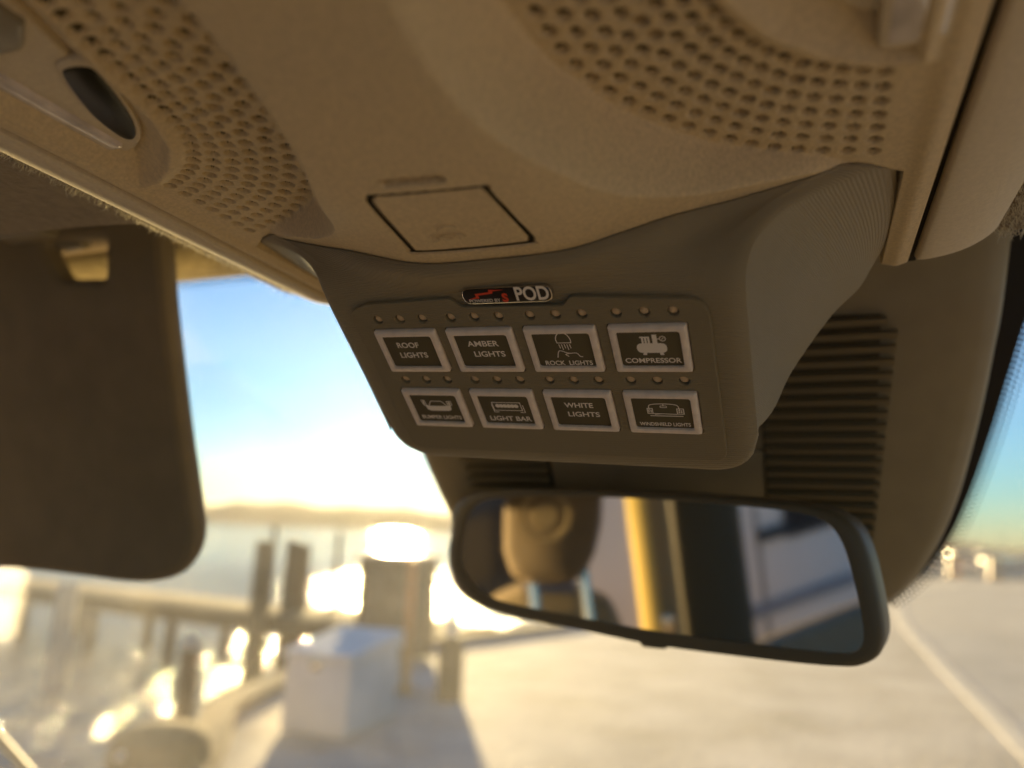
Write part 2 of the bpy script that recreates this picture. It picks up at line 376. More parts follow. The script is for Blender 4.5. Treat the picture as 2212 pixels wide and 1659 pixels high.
# recessed reading-light wells
dl = sdf(LIGHT, A, GY); GZ = GZ-.022*np.exp(-(dl/.022)**2)+.06*sstep(0, -.13, dl)
# rim: raised bead and rounded front edge
GZ = GZ-.012*np.exp(-((A-1.12)/.03)**2)*(A > 1.0)
GZ = GZ+.35*np.clip((GY-2.90)/.13, 0, 1)**3
GZ = GZ+.5*np.clip((A-1.155)/.02, 0, 1)**2*.2
# notch that takes the switch pod
notch = (GY > lipy(np.minimum(A, 1.07))) & (A < 1.075)
lipd = np.where(A < 1.075, GY-lipy(np.minimum(A, 1.07)), -1)
GZ = np.where(notch, np.minimum(1.30, GZ+8*lipd+.02), GZ)
# SOS panel groove and slot
ds = sdf(SOS, GX, GY)
GZ = GZ+.034*sstep(.0095, .0055, np.abs(ds))+np.where(ds < 0, .004, 0)
e = SLOT_B-SLOT_A; tt = np.clip(((GX-SLOT_A[0])*e[0]+(GY-SLOT_A[1])*e[1])/(e@e), 0, 1)
dsl = np.hypot(GX-SLOT_A[0]-tt*e[0], GY-SLOT_A[1]-tt*e[1])
GZ = GZ+.075*sstep(.0165, .011, dsl)
# perforation dimples
inn = spline([(.335, .55), (.335, 1.0), (.345, 1.30), (.385, 1.50), (.49, 1.685), (.66, 1.87), (.80, 1.96), (.99, 2.03)], 300)
out = spline([(.50, .55), (.535, .80), (.60, 1.06), (.645, 1.25), (.70, 1.43), (.80, 1.56), (.90, 1.625), (.99, 1.665)], 300)
def arclen(c): return np.concatenate([[0], np.cumsum(np.linalg.norm(np.diff(c, axis=0), axis=1))])
mid = (inn+out)/2; Lm = arclen(mid); NC = int(Lm[-1]/.054); NR = 9
dim = []
for c in range(NC+1):
    q = c/NC; Li, Lo = arclen(inn), arclen(out)
    a_ = np.array([np.interp(q*Li[-1], Li, inn[:, k]) for k in (0, 1)]); b_ = np.array([np.interp(q*Lo[-1], Lo, out[:, k]) for k in (0, 1)])
    wd = np.linalg.norm(b_-a_); nr_ = max(4, min(NR, int(round(wd/.050))))
    for r_ in range(nr_): dim.append((a_+(b_-a_)*(r_+.0)/(nr_-1), (c, r_, nr_)))
thru = set([(c, r_) for c, r_ in ((NC-5, 2), (NC-5, 3), (NC-5, 4), (NC-4, 5), (NC-6, 2), (NC-6, 3), (NC-4, 6), (NC-12, 4), (NC-13, 4))])
DIMPLE_SHADE = np.zeros(GX.shape)  # mask of the dimple floors whose shade is painted darker
perf = np.zeros(GX.shape, bool)
for sgn in (-1, 1):
    for p, (c, r_, n_) in dim:
        cx, cy = sgn*p[0], p[1]; rad = .0195
        i0, i1 = np.searchsorted(xs, [cx-rad*2, cx+rad*2]); j0, j1 = np.searchsorted(ys, [cy-rad*2, cy+rad*2])
        if j1-j0 < 2: continue
        d = np.hypot(GX[i0:i1, j0:j1]-cx, GY[i0:i1, j0:j1]-cy)
        dep = .06 if (c, r_) in thru else .030
        DIMPLE_SHADE[i0:i1, j0:j1] = np.maximum(DIMPLE_SHADE[i0:i1, j0:j1], (d < rad*.78)*1.0)
        GZ[i0:i1, j0:j1] += dep*(np.clip(1-(d/rad)**2, 0, 1)**.8 if dep < .05 else sstep(rad, rad*.8, d))
pz = np.vstack([inn+np.array([-.03, .0]), out[::-1]+np.array([.03, -.02])])
perf = sdf(pz, A, GY) < .012
P3 = np.stack([GX+XC, GY, GZ], -1).reshape(-1, 3)*S + np.array([0, 0, CAMZ])
FA = grid_faces(len(xs), len(ys))
fm = lambda m_: m_.ravel()[FA].all(axis=1)
m_sos = fm(ds < .0); m_perf = fm(perf) & ~m_sos
cen = fm(GX < 0)
console = empty('overhead_console', cab((XC, 1.6, .75)), 'tan-lit moulded overhead console with two perforated wings across the top of the picture', 'console')
def sub(name, mask, m, parent):
    F = FA[mask]; idx, inv = np.unique(F, return_inverse=True)
    o = obj(name, P3[idx], inv.reshape(-1, 4), m, parent)
    hm = DIMPLE_SHADE.ravel()[F].sum(axis=1) >= 3
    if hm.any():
        o.data.materials.append(M['recess_shade']); o.data.polygons.foreach_set('material_index', hm.astype(np.int32)); o.data.update()
    return o
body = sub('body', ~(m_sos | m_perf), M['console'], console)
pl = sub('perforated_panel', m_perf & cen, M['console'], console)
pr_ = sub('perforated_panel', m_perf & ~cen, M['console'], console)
sos = sub('emergency_button', m_sos, M['console'], console)
ring = closed_spline(SOS, 240); tr_ = np.roll(ring, -1, 0)-np.roll(ring, 1, 0); tr_ /= np.linalg.norm(tr_, axis=1)[:, None]; nr2 = np.stack([-tr_[:, 1], tr_[:, 0]], 1)
Vg = []
for k in (-1, 1):
    q = ring+nr2*k*.0055; Vg.append(np.stack([q[:, 0]+XC, q[:, 1], z_main(ring[:, 0], ring[:, 1])+.005], 1))
Fg = [(k, (k+1) % 240, 240+(k+1) % 240, 240+k) for k in range(240)]
obj('panel_gap', cab(np.vstack(Vg)), Fg, M['dark'], console)
# embossed handset and letters on the emergency button
def emboss(px, py):
    p = surf(px, py); return cab((p[0]+XC, p[1], p[2]-.002))
o_ = emboss(968, 513); axU, axV, axN = np.array([.995, -.06, -.0]), np.array([.0, -.993, .10]), np.array([0, -.1, -.995])
Vt, Ft = text_geo('SOS', .0048, axU, axV, axN, o_, thick=.00012, sx=1.25)
obj('embossed_lettering', Vt, Ft, M['console'], sos, angle=40)
arc = [emboss(945, 500), emboss(950, 492), emboss(962, 488), emboss(978, 489), emboss(985, 492)]
MB().tube(spline(arc, 14), .00022, 6).build('embossed_handset', M['console'], sos)
# side trims with rounded outer edge
for sgn in (-1, 1):
    prof = spline([(1.182, 1.06), (1.184, 1.005), (1.20, .992), (1.26, .998), (1.34, 1.02), (1.41, 1.06), (1.44, 1.10), (1.45, 1.17), (1.45, 1.3)], 30)
    yy = np.concatenate([np.linspace(-1, 2.7, 30), np.linspace(2.72, 3.06, 18)]); V = []
    for y in yy:
        k = np.clip((y-2.80)/.26, 0, 1); lift = .30*k**4; rin = .14*k**3
        for (x, z) in prof: V.append(cab((XC+sgn*min(x, 1.45-rin), y, z+lift)))
    obj('edge_trim', V, grid_faces(len(yy), 30, sgn > 0), M['trim'], console)
# dark groove floor between rim and trim
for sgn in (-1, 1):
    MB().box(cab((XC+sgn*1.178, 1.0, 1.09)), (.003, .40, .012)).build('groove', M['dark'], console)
# reading lights
for sgn in (-1, 1):
    def pl_(x, y, z): return cab((XC+sgn*x, y, z))
    nm_ = 'reading_light'
    Pn = LIGHT_IN.copy(); Pn = Pn[Pn[:, 1] > -.5]; Pn = np.vstack([[(.65, .3)], Pn[1:-1], [(1.045, .3)]]) if False else np.array([(.66, .35), (.67, .80), (.70, .95), (.755, 1.14), (.80, 1.30), (.86, 1.41), (.94, 1.49), (1.03, 1.515), (1.03, .35)])
    Pr = round_poly(Pn, [.01, 0, .05, .08, .08, .06, .04, .02, .01], 4)
    ax = np.array([sgn, 0, 0.]); ay = np.array([0, 1., 0]); an = np.array([0, 0, -1.])
    lt = slab(nm_, Pr*S, ax, ay, an, cab((XC, 0, 1.030)), .004, .0012, M['trim'], console)
    lens = np.array([(.74, .55), (.715, .80), (.76, 1.08), (.80, 1.22), (.85, 1.33), (.905, 1.385), (.93, 1.36), (.925, 1.25), (.90, 1.10), (.88, 1.05), (.84, .98), (.84, .55)])
    if sgn < 0:
        lens = np.array([(.725, 1.14), (.78, 1.13), (.82, 1.16), (.895, 1.30), (.92, 1.41), (.895, 1.435), (.84, 1.39), (.78, 1.30), (.725, 1.18)])
        fr = closed_spline((lens-lens.mean(0))*1.16+lens.mean(0), 40)
        slab('lens_frame', fr*S, ax, ay, an, cab((XC, 0, 1.022)), .0022, .0008, M['trim'], lt)
        slab('lens', closed_spline(lens, 40)*S, ax, ay, an, cab((XC, 0, 1.017)), .0022, .0007, M['lens'], lt)
        slab('clear_strip', round_poly([(.962, .7), (.962, 1.47), (1.025, 1.47), (1.025, .7)], [.01, .02, .02, .01])*S, ax, ay, an, cab((XC, 0, 1.016)), .004, .0014, M['clear'], lt)
        slab('rocker_switch', round_poly([(.70, .62), (.715, .98), (.80, 1.04), (.955, 1.04), (.955, .62)], [.02, .02, .03, .01, .01])*S, ax, ay, an, cab((XC, 0, 1.012)), .004, .0012, M['clip'], lt)
        o2 = cab((XC-.86, .97, 1.0118)); Vt, Ft = text_geo('✓' if False else 'v', .009, np.array([1., 0, 0]), np.array([0, -1., 0]), an, o2, thick=.0003, bold=.0005)
        obj('switch_mark', Vt, Ft, M['legend'], lt)
    else:
        slab('lens_frame', closed_spline(np.array([(.66, .9), (.72, 1.14), (.78, 1.27), (.84, 1.33), (.90, 1.33), (.92, 1.26), (.92, .9)]), 40)*S, ax, ay, an, cab((XC, 0, 1.022)), .0022, .0008, M['trim'], lt)
        slab('lens', closed_spline(np.array([(.69, .9), (.74, 1.12), (.79, 1.24), (.84, 1.29), (.885, 1.29), (.90, 1.22), (.90, .9)]), 40)*S, ax, ay, an, cab((XC, 0, 1.017)), .0022, .0007, M['lens'], lt)
        slab('clear_strip', round_poly([(.985, .7), (.985, 1.555), (1.09, 1.555), (1.09, .7)], [.01, .02, .03, .01])*S, ax, ay, an, cab((XC, 0, .988)), .008, .0008, M['clear'], lt)
        slab('strip_frame', round_poly([(.97, .7), (.97, 1.575), (1.105, 1.575), (1.105, .7)], [.01, .03, .04, .01])*S, ax, ay, an, cab((XC, 0, .9915)), .006, .0008, M['trim'], lt)

# ================================================================== SWITCH POD
sO = 2.284; PO = np.array([-.359031, 1.0, .215919])*sO
PU = np.array([.1154, -.0031, -.005]); PU /= np.linalg.norm(PU)
PV = np.array([.0006, -.0904, .0679]); PV -= PU*np.dot(PU, PV); PV /= np.linalg.norm(PV)
PN = np.cross(PU, PV)                      # towards the viewer
if PN[1] > 0: PN = -PN
CP, RP = .1155*sO, .1130*sO                # button pitch
U0 = 0.0
def pp(u, v, n=0.0): return PO+PU*u+PV*v+PN*n
HWd = .668
pod = empty('switch_pod', cab(pp(0, -.45)), 'black 3D-printed switch pod with eight framed buttons hanging below the console', 'switch panel')
na, nb = 61, 60; V = []
crest = {}
bot = -.425; rc = .15
for i in range(na):
    a_ = -1+2*i/(na-1); a_ = math.copysign(abs(a_)**.85, a_) if a_ else 0
    u_ = HWd*a_
    # rounded bottom corners
    ex = max(0, abs(u_)-(HWd-rc)); vb = bot+(rc-math.sqrt(max(rc*rc-ex*ex, 0)))
    xl_ = 1.055*a_*(abs(a_)**.15 if a_ else 1)
    ly_ = float(lipy(abs(xl_)))-.010
    tip = np.array([XC+xl_, ly_, float(z_main(np.array([xl_]), np.array([ly_]))[0])-.003])
    vs_ = .30-.05*abs(a_)**2
    p1 = pp(u_, vs_); d1 = PV*(.10+.14*abs(a_)**2)
    d2 = np.array([math.copysign(.42*abs(a_)**3, a_), -.02+.10*abs(a_)**2, .06+.10*abs(a_)])*.8
    colm = []
    for j in range(nb):
        t = j/(nb-1)
        if t < .45:
            colm.append(pp(u_, vb+(vs_-vb)*t/.45))
        else:
            q = (t-.45)/.55; b0, b1, b2, b3 = p1, p1+d1, tip-d2, tip
            colm.append((1-q)**3*b0+3*q*(1-q)**2*b1+3*q*q*(1-q)*b2+q**3*b3)
    colm += [tip+np.array([0, .05, .02]), tip+np.array([0, .10, .25])]
    V.append(colm)
V = np.array(V); nb += 2
front = V.copy()
# slightly rounded outline: pull the outermost columns back
def bend(k, amt): 
    V[k] -= PN*amt
for k, amt in ((0, .022), (1, .008), (2, .002), (na-1, .022), (na-2, .008), (na-3, .002)): bend(k, amt)
V[:, 0] -= PN*.02; V[:, 1] -= PN*.005
obj('housing_front', cab(V.reshape(-1, 3)), grid_faces(na, nb), M['pod'], pod)
# side walls: crest edge to rear edge
back_r = spline([(1.05, 3.00, 1.02), (1.00, 2.97, .93), (.90, 2.90, .81), (.77, 2.80, .60), (.715, 2.66, .45), (.685, 2.57, .385), (.662, 2.53, .355)], nb)[::-1]
for sgn in (-1, 1):
    ce = V[0] if sgn < 0 else V[-1]; W_ = []
    br = np.stack([XC+sgn*back_r[:, 0], back_r[:, 1], back_r[:, 2]], 1)
    tipb = ce[-1]; m_ = 16
    for j in range(nb):
        for k in range(m_):
            t = k/(m_-1); p = ce[j]*(1-t)+br[j]*t
            p = p + np.array([sgn*.035*math.sin(math.pi*t)*(j/nb), 0, 0]); W_.append(p)
    obj('side_wall', cab(np.array(W_)), grid_faces(nb, m_, sgn < 0), M['pod'], pod)
bl = V[:, 0]; W_ = []
for i in range(na):
    u_ = -1+2*i/(na-1)
    for k in range(5):
        t = k/4; tgt = bl[i]-PN*.10; tgt = tgt+(pp(0, 0)-tgt)*np.array([.05, 0, 0]); W_.append(bl[i]*(1-t)+tgt*t)
obj('bottom_wall', cab(np.array(W_)), grid_faces(na, 5, True), M['pod'], pod)

# faceplate with cut-outs
def rrect(cu, cv, w_, h_, r_, seg=5):
    return round_poly([(cu-w_/2, cv-h_/2), (cu+w_/2, cv-h_/2), (cu+w_/2, cv+h_/2), (cu-w_/2, cv+h_/2)], r_, seg)
def circ(cu, cv, r_, n=14): return np.array([(cu+r_*math.cos(2*math.pi*k/n), cv+r_*math.sin(2*math.pi*k/n)) for k in range(n)])
plate = round_poly([(-.575, -.345), (.575, -.345), (.575, .295), (.19, .320), (.165, .290), (-.165, .298), (-.19, .330), (-.50, .320), (-.575, .29)], [.05, .05, .07, .02, .03, .03, .02, .05, .05], 5)
BW, BH = .8564*CP, .6727*RP
holes = []; leds = []
for j in (0, 1):
    for i in range(4):
        cu, cv = (i-1.5)*CP, (.5-j)*RP
        holes.append(rrect(cu, cv, BW+.006, BH+.006, .010, 3)[::-1])
        for k in (-1, 0, 1):
            leds.append((cu+k*.081, cv+.128)); holes.append(circ(cu+k*.081, cv+.128, .0165)[::-1])
TH = .016
o_ = cab(pp(0, 0, TH))
slab('faceplate', plate*S, PU, PV, PN, o_, (TH+.004)*S, .0004, M['plate'], pod, holes=[h*S for h in holes])
# indicator lenses deep in their holes
mb = MB().lathe(cab(pp(leds[0][0], leds[0][1], .002)), [(.00145, 0), (.0013, .0004), (.0006, .0007)], 12, PN)
l0 = mb.build('indicator_light', M['led'], pod, loc=cab(pp(leds[0][0], leds[0][1], .002)))
for (u_, v_) in leds[1:]: copy_obj(l0, pod, cab(pp(u_, v_, .002)))
# buttons
def ring_loops(loops):
    n = len(loops[0]); V = np.vstack(loops); F = []
    for j in range(len(loops)-1):
        for k in range(n):
            k2 = (k+1) % n; F.append((j*n+k, j*n+k2, (j+1)*n+k2, (j+1)*n+k))
    return V, F
def stroke(pts, wd, closed=False):
    """polyline of a given width -> quads in 2-D"""
    P = [np.asarray(p, float) for p in pts]; Vq, Fq = [], []
    segs = list(zip(P[:-1], P[1:]))+([(P[-1], P[0])] if closed else [])
    for a, c in segs:
        d = c-a; L_ = np.linalg.norm(d)
        if L_ < 1e-9: continue
        d /= L_; nn = np.array([-d[1], d[0]])*wd/2; a2, c2 = a-d*wd*.35, c+d*wd*.35
        b_ = len(Vq); Vq += [a2-nn, c2-nn, c2+nn, a2+nn]; Fq.append((b_, b_+1, b_+2, b_+3))
    return Vq, Fq
def poly2(pts): return [np.asarray(p, float) for p in pts], [tuple(range(len(pts)))]
def disc(c, r_, n=14): return poly2(circ(c[0], c[1], r_, n))
class Ic:
    def __init__(s): s.V = []; s.F = []; s.k = 0
    def add(s, vf):
        b_ = len(s.V); s.V += [(v[0], v[1], s.k*.00012) for v in vf[0]]; s.F += [tuple(q+b_ for q in f) for f in vf[1]]; s.k += 1; return s
def icon(kind):
    I = Ic(); w_ = .0032
    if kind == 'rock':
        dome = [(-.022, .022), (-.024, .036), (-.018, .052), (-.006, .062), (.004, .061), (.016, .050), (.022, .034), (.021, .022)]
        I.add(stroke(spline(dome, 18), w_)); I.add(stroke([(-.022, .022), (.021, .022)], w_))
        for k in range(5): I.add(stroke([(-.018+k*.0085, .016), (-.016+k*.0085, .002-(.006 if k % 2 else 0))], .0028))
        I.add(stroke(spline([(-.032, -.034), (-.026, -.014), (-.018, -.008), (.002, -.016), (.014, -.018)], 16), w_))
        I.add(stroke(spline([(.004, -.030), (-.004, -.022), (.014, -.018), (.032, -.018), (.040, -.030), (.048, -.032)], 18), w_))
    if kind == 'comp':
        I.add(poly2(round_poly([(-.045, -.022), (.043, -.022), (.043, .014), (-.045, .014)], .018, 6)))
        I.add(poly2([(-.030, -.030), (-.018, -.030), (-.018, -.020), (-.028, -.020)])); I.add(poly2([(.020, -.030), (.032, -.030), (.030, -.020), (.020, -.020)]))
        for k in range(3): I.add(poly2([(-.028+k*.009, .014), (-.0215+k*.009, .014), (-.0215+k*.009, .038), (-.028+k*.009, .038)]))
        I.add(poly2([(-.032, .034), (-.004, .034), (-.004, .039), (-.032, .039)]))
        I.add(poly2([(.004, .012), (.018, .012), (.018, .046), (.004, .046)]))
        I.add(stroke([(.018, .030), (.026, .030)], .003)); I.add(stroke(circ(.034, .031, .0085, 14), .0028, True)); I.add(stroke([(.031, .028), (.037, .034)], .0025))
    if kind == 'bumper':
        I.add(poly2([(-.050, .008), (-.046, -.014), (-.034, -.020), (.036, -.020), (.048, -.014), (.050, .006), (.030, .004), (-.030, .004)]))
        I.add(stroke([(-.034, .006), (-.022, .026), (.020, .026), (.034, .006)], .003))
        I.add(stroke([(-.058, .030), (-.046, .030), (-.044, .006), (-.054, .006)], .003, True)); I.add(stroke([(.040, .026), (.056, .026), (.056, .008), (.040, .008)], .003, True))
        I.add(poly2([(-.055, .027), (-.049, .027), (-.048, .010), (-.053, .010)])); I.add(poly2([(.044, .023), (.052, .023), (.052, .011), (.044, .011)]))
    if kind == 'bar':
        for k in range(6): I.add(disc((-.034+k*.0135, .010), .0085))
        I.add(stroke([(-.052, .026), (.050, .026), (.052, -.010), (-.050, -.010)], .003, True))
        I.add(stroke([(-.054, .016), (-.052, -.018), (-.036, -.018)], .003)); I.add(stroke([(.058, .014), (.060, -.018), (.044, -.018)], .003))
    if kind == 'wind':
        I.add(stroke(spline([(-.046, .006), (-.045, .024), (-.030, .030), (0, .032), (.030, .030), (.044, .024), (.048, .006)], 24), .0032))
        I.add(stroke([(-.052, .012), (-.036, .012), (-.036, -.010), (-.052, -.010)], .0032, True)); I.add(stroke([(.040, .012), (.060, .012), (.060, -.010), (.040, -.010)], .0032, True))
        for sx in (-.044, .050):
            for q in ((-1, -1), (1, -1), (1, 1), (-1, 1)): I.add(disc((sx+q[0]*.0035, .001+q[1]*.0035), .003, 8))
        I.add(stroke(rrect(.0, .021, .020, .007, .003, 3), .0026, True)); I.add(stroke([(0, .031), (0, .025)], .0028))
        I.add(stroke([(-.036, -.008), (.038, -.010)], .003)); I.add(stroke([(-.044, -.018), (.056, -.018)], .0034)); I.add(stroke([(-.030, -.012), (.0, -.008)], .0026))
    return I
BT = [('roof lights', [('ROOF', -.008, .024, .081, .0215), ('LIGHTS', .0, -.018, .103, .0215)], None),
      ('amber lights', [('AMBER', .000, .026, .108, .0215), ('LIGHTS', .012, -.016, .107, .0215)], None),
      ('rock lights', [('ROCK  LIGHTS', .004, -.054, .152, .0172)], 'rock'),
      ('compressor', [('COMPRESSOR', .002, -.046, .166, .0176)], 'comp'),
      ('bumper lights', [('BUMPER LIGHTS', .002, -.046, .156, .0165)], 'bumper'),
      ('light bar', [('LIGHT BAR', .004, -.044, .152, .0205)], 'bar'),
      ('white lights', [('WHITE', -.004, .024, .096, .0205), ('LIGHTS', .006, -.016, .107, .0205)], None),
      ('windshield lights', [('WINDSHIELD LIGHTS', .001, -.051, .160, .0145)], 'wind')]
for q, (nm_, lines, ik) in enumerate(BT):
    i, j = q % 4, q//4; cu, cv = (i-1.5)*CP, (.5-j)*RP
    L_ = []
    for (ins, hgt, rr) in [(0, -.01, .006), (0, .022, .006), (.004, .0275, .007), (.017, .0290, .008), (.0205, .027, .010), (.0215, .018, .010)]:
        L_.append(np.array([cab(pp(cu+p[0], cv+p[1], hgt)) for p in rrect(0, 0, BW-2*ins, BH-2*ins, rr, 4)]))
    Vr, Fr = ring_loops(L_)
    bz = obj('switch_button', Vr, Fr, M['bezel'], pod, angle=50, loc=cab(pp(cu, cv)))
    bz['label'] = 'switch button marked ' + nm_
    fc = slab('button_face', rrect(0, 0, BW-.038, BH-.038, .010, 4)*S, PU, PV, PN, cab(pp(cu, cv, .019)), .002, .0003, M['face'], bz)
    VV, FF = [], []
    for (t_, tu, tv, wd_, cap) in lines:
        sz = cap*S/.70; o_ = cab(pp(cu+tu, cv+tv, .0194))
        Vt, Ft = text_geo(t_, sz, PU, PV, PN, o_, thick=.00004, bold=sz*.018)
        du = (Vt-o_)@PU; k_ = wd_*S/(du.max()-du.min()); mid_ = (du.max()+du.min())/2
        Vt = Vt+np.outer((du-mid_)*k_-du, PU)
        b_ = len(VV); VV += list(map(tuple, Vt)); FF += [tuple(k+b_ for k in f) for f in Ft]
    obj('lettering', VV, FF, M['legend'], bz, smooth=False)
    if ik:
        I = icon(ik); Vi = np.array([cab(pp(cu+v[0]+.006, cv+v[1]+(.006 if ik != 'rock' else .004), .0195+v[2])) for v in I.V])
        obj('pictogram', Vi, I.F, M['legend'], bz, smooth=False)
# domed badge
bc = (.002, .3385)
bg_ = slab('badge', rrect(bc[0], bc[1], .288, .058, .028, 6)*S, PU, PV, PN, cab(pp(0, 0, .024)), .0024, .0007, M['chrome'], pod)
slab('badge_face', rrect(bc[0], bc[1]+.002, .280, .050, .024, 6)*S, PU, PV, PN, cab(pp(0, 0, .0255)), .0010, .0003, M['badge'], bg_)
for txt, u_, v_, sz, m_, bold, sx in (('POD', .082, .342, .066, 'legend', .00016, .78), ('s', -.004, .338, .062, 'red', .00014, .9), ('POWERED BY', -.072, .3245, .0165, 'legend', .00001, 1.0)):
    Vt, Ft = text_geo(txt, sz*S, PU, PV, PN, cab(pp(bc[0]+u_, v_, .0258)), thick=.00004, bold=bold, sx=sx)
    obj('badge_lettering', Vt, Ft, M[m_], bg_, smooth=False)
bolt = [(-.128, .327), (-.086, .331), (-.088, .340), (-.040, .345), (-.038, .352), (.0, .3555), (-.05, .3575), (-.052, .350), (-.098, .346), (-.096, .336)]
Vb = [cab(pp(bc[0]+p[0], .340+(p[1]-.340)*1.1+.004, .0257)) for p in bolt]
me_f = [(0, 1, 2, 9), (2, 3, 8, 9), (3, 4, 7, 8), (4, 5, 6, 7)]
obj('badge_bolt', Vb, me_f, M['red'], bg_, smooth=False)

# ================================================================== REAR-VIEW MIRROR
mc = np.array([-.922, 3.921, -.138]); yw, pt, rl = R(-20.0), R(7.3), R(1.1)
Rz = np.array([[math.cos(yw), -math.sin(yw), 0], [math.sin(yw), math.cos(yw), 0], [0, 0, 1]])
Rx = np.array([[1, 0, 0], [0, math.cos(pt), -math.sin(pt)], [0, math.sin(pt), math.cos(pt)]])
Ry = np.array([[math.cos(rl), 0, math.sin(rl)], [0, 1, 0], [-math.sin(rl), 0, math.cos(rl)]])
RM = Rz @ Rx @ Ry; MU, MN, MV = RM[:, 0], -RM[:, 1], RM[:, 2]
def mpx(L): return np.array([[(on_plane(px, py, mc, MN)-mc)@MU, (on_plane(px, py, mc, MN)-mc)@MV] for px, py in L])
hous = mpx([(975, 1150), (978, 1110), (990, 1085), (1020, 1068), (1070, 1058), (1200, 1056), (1350, 1060), (1500, 1068), (1640, 1078), (1740, 1090), (1800, 1105), (1845, 1135), (1873, 1190), (1893, 1270), (1906, 1340), (1908, 1385), (1895, 1418), (1865, 1436), (1820, 1440), (1700, 1430), (1430, 1396), (1250, 1360), (1120, 1335), (1040, 1310), (1000, 1285), (980, 1255), (970, 1215), (970, 1180)])
glas = mpx([(1000, 1170), (1008, 1130), (1022, 1100), (1045, 1082), (1090, 1074), (1200, 1072), (1350, 1075), (1500, 1084), (1640, 1096), (1730, 1108), (1785, 1127), (1815, 1160), (1835, 1210), (1855, 1290), (1866, 1350), (1866, 1385), (1850, 1405), (1815, 1409), (1700, 1398), (1430, 1364), (1250, 1332), (1120, 1306), (1060, 1288), (1025, 1262), (1003, 1228), (997, 1195)])
hous, glas = closed_spline(hous, 120), closed_spline(glas, 120)
mirror = empty('rear_view_mirror', cab(mc-np.array([0, 0, .4])), 'black framed rear-view mirror with rounded corners below the switch pod', 'mirror')
n = 120; rings = []
hc = hous.mean(0)
for (k, dn) in [(.5, -.42), (.80, -.40), (.94, -.30), (.985, -.16), (1.0, -.03), (.998, .0), (.990, .012)]:
    q = hc+(hous-hc)*k; rings.append(mc+q[:, :1]*MU+q[:, 1:]*MV+dn*MN)
for (t_, dn) in [(.55, .018), (.97, .016), (1.0, .006)]:
    q = (hous-(hous-hc)*.010)*(1-t_)+glas*t_; rings.append(mc+q[:, :1]*MU+q[:, 1:]*MV+dn*MN)
V = np.vstack(rings); F = [tuple(range(n))[::-1] if False else tuple(range(n))]
for j in range(len(rings)-1):
    for k in range(n):
        k2 = (k+1) % n; F.append((j*n+k, (j+1)*n+k, (j+1)*n+k2, j*n+k2))
obj('housing', cab(V), F, M['mirror_shell'], mirror, angle=60)
mg = slab('mirror_glass', (hc+(glas-hc)*1.004)*S, MU, MV, MN, cab(mc+MN*.008), .002, .0002, M['mirror'], mirror)
mg.data.polygons.foreach_set('use_smooth', [False]*len(mg.data.polygons))
tb = mpx([(1372, 1386), (1382, 1401), (1425, 1406), (1440, 1400), (1444, 1392)])
slab('dimming_lever', round_poly(tb, .006, 3)*S, MU, MV, MN, cab(mc-MN*.02), .012, .0015, M['mirror_shell'], mirror)
stem = spline([mc-MN*.30, mc-MN*.55+np.array([0, 0, .08]), np.array([XC-.05, 4.72, .28])], 10)
MB().tube(cab(stem), [.012, .011, .010, .009, .009, .009, .010, .011, .012, .012], 14).build('stem', M['mirror_shell'], mirror)

# ================================================================== SENSOR COVER on the windshield
WS = .75                                   # windshield run per unit of drop
wsn = np.array([0, -1, -WS]); wsn /= np.linalg.norm(wsn)          # inward normal
ws_p = np.array([0, 3.8, 1.6])
cv_p = np.array([0, 3.34, 1.6]); CU = np.array([1., 0, 0]); CVv = np.array([0, -WS, 1]); CVv /= np.linalg.norm(CVv); CN = wsn
def cpx(L, P=cv_p): return np.array([[(on_plane(px, py, P, CN)-P)@CU, (on_plane(px, py, P, CN)-P)@CVv] for px, py in L])
rs = cpx([(2172, 600), (2148, 740), (2114, 900), (2066, 1070), (2008, 1190), (1935, 1264), (1850, 1302)], cv_p-CN*.2)
cover = empty('sensor_cover', cab((XC, 4.3, -.2)), 'dark ribbed sensor cover on the windshield behind the mirror', 'sensor cover')
ls = np.stack([2*XC-rs[:, 0]+.09, rs[:, 1]], 1)
topv = .30; rs = np.vstack([[(rs[0, 0]+.03, topv)], rs]); ls = np.vstack([[(ls[0, 0]-.03, topv)], ls])
bt = np.array([(XC+.5, rs[-1, 1]-.06), (XC, rs[-1, 1]-.08), (XC-.5, rs[-1, 1]-.06)])
nc = 60
rsp = spline(rs, nc); lsp = spline(ls, nc)
# shell: cross rows from left to right, rounded shoulders falling back to the glass
V = []; prof = [(.03, .46), (.008, .34), (0, .22), (.015, .12), (.05, .045), (.12, .01), (.22, 0)]
for j in range(nc):
    xl_, xr_, v_ = lsp[j, 0], rsp[j, 0], (lsp[j, 1]+rsp[j, 1])/2; k = j/(nc-1); fall = .30*max(0, (k-.86)/.14)**2
    row = []
    for (ins, dep) in prof: row.append((xl_+ins, dep))
    row += [(xl_*(1-t)+xr_*t, 0) for t in np.linspace(.14, .86, 12)]
    for (ins, dep) in prof[::-1]: row.append((xr_-ins, dep))
    V += [cv_p+CU*x+CVv*v_-CN*(min(.48, d+fall)) for x, d in row]
ncol = len(prof)*2+12
obj('shell', cab(np.array(V)), grid_faces(nc, ncol), M['cover'], cover)
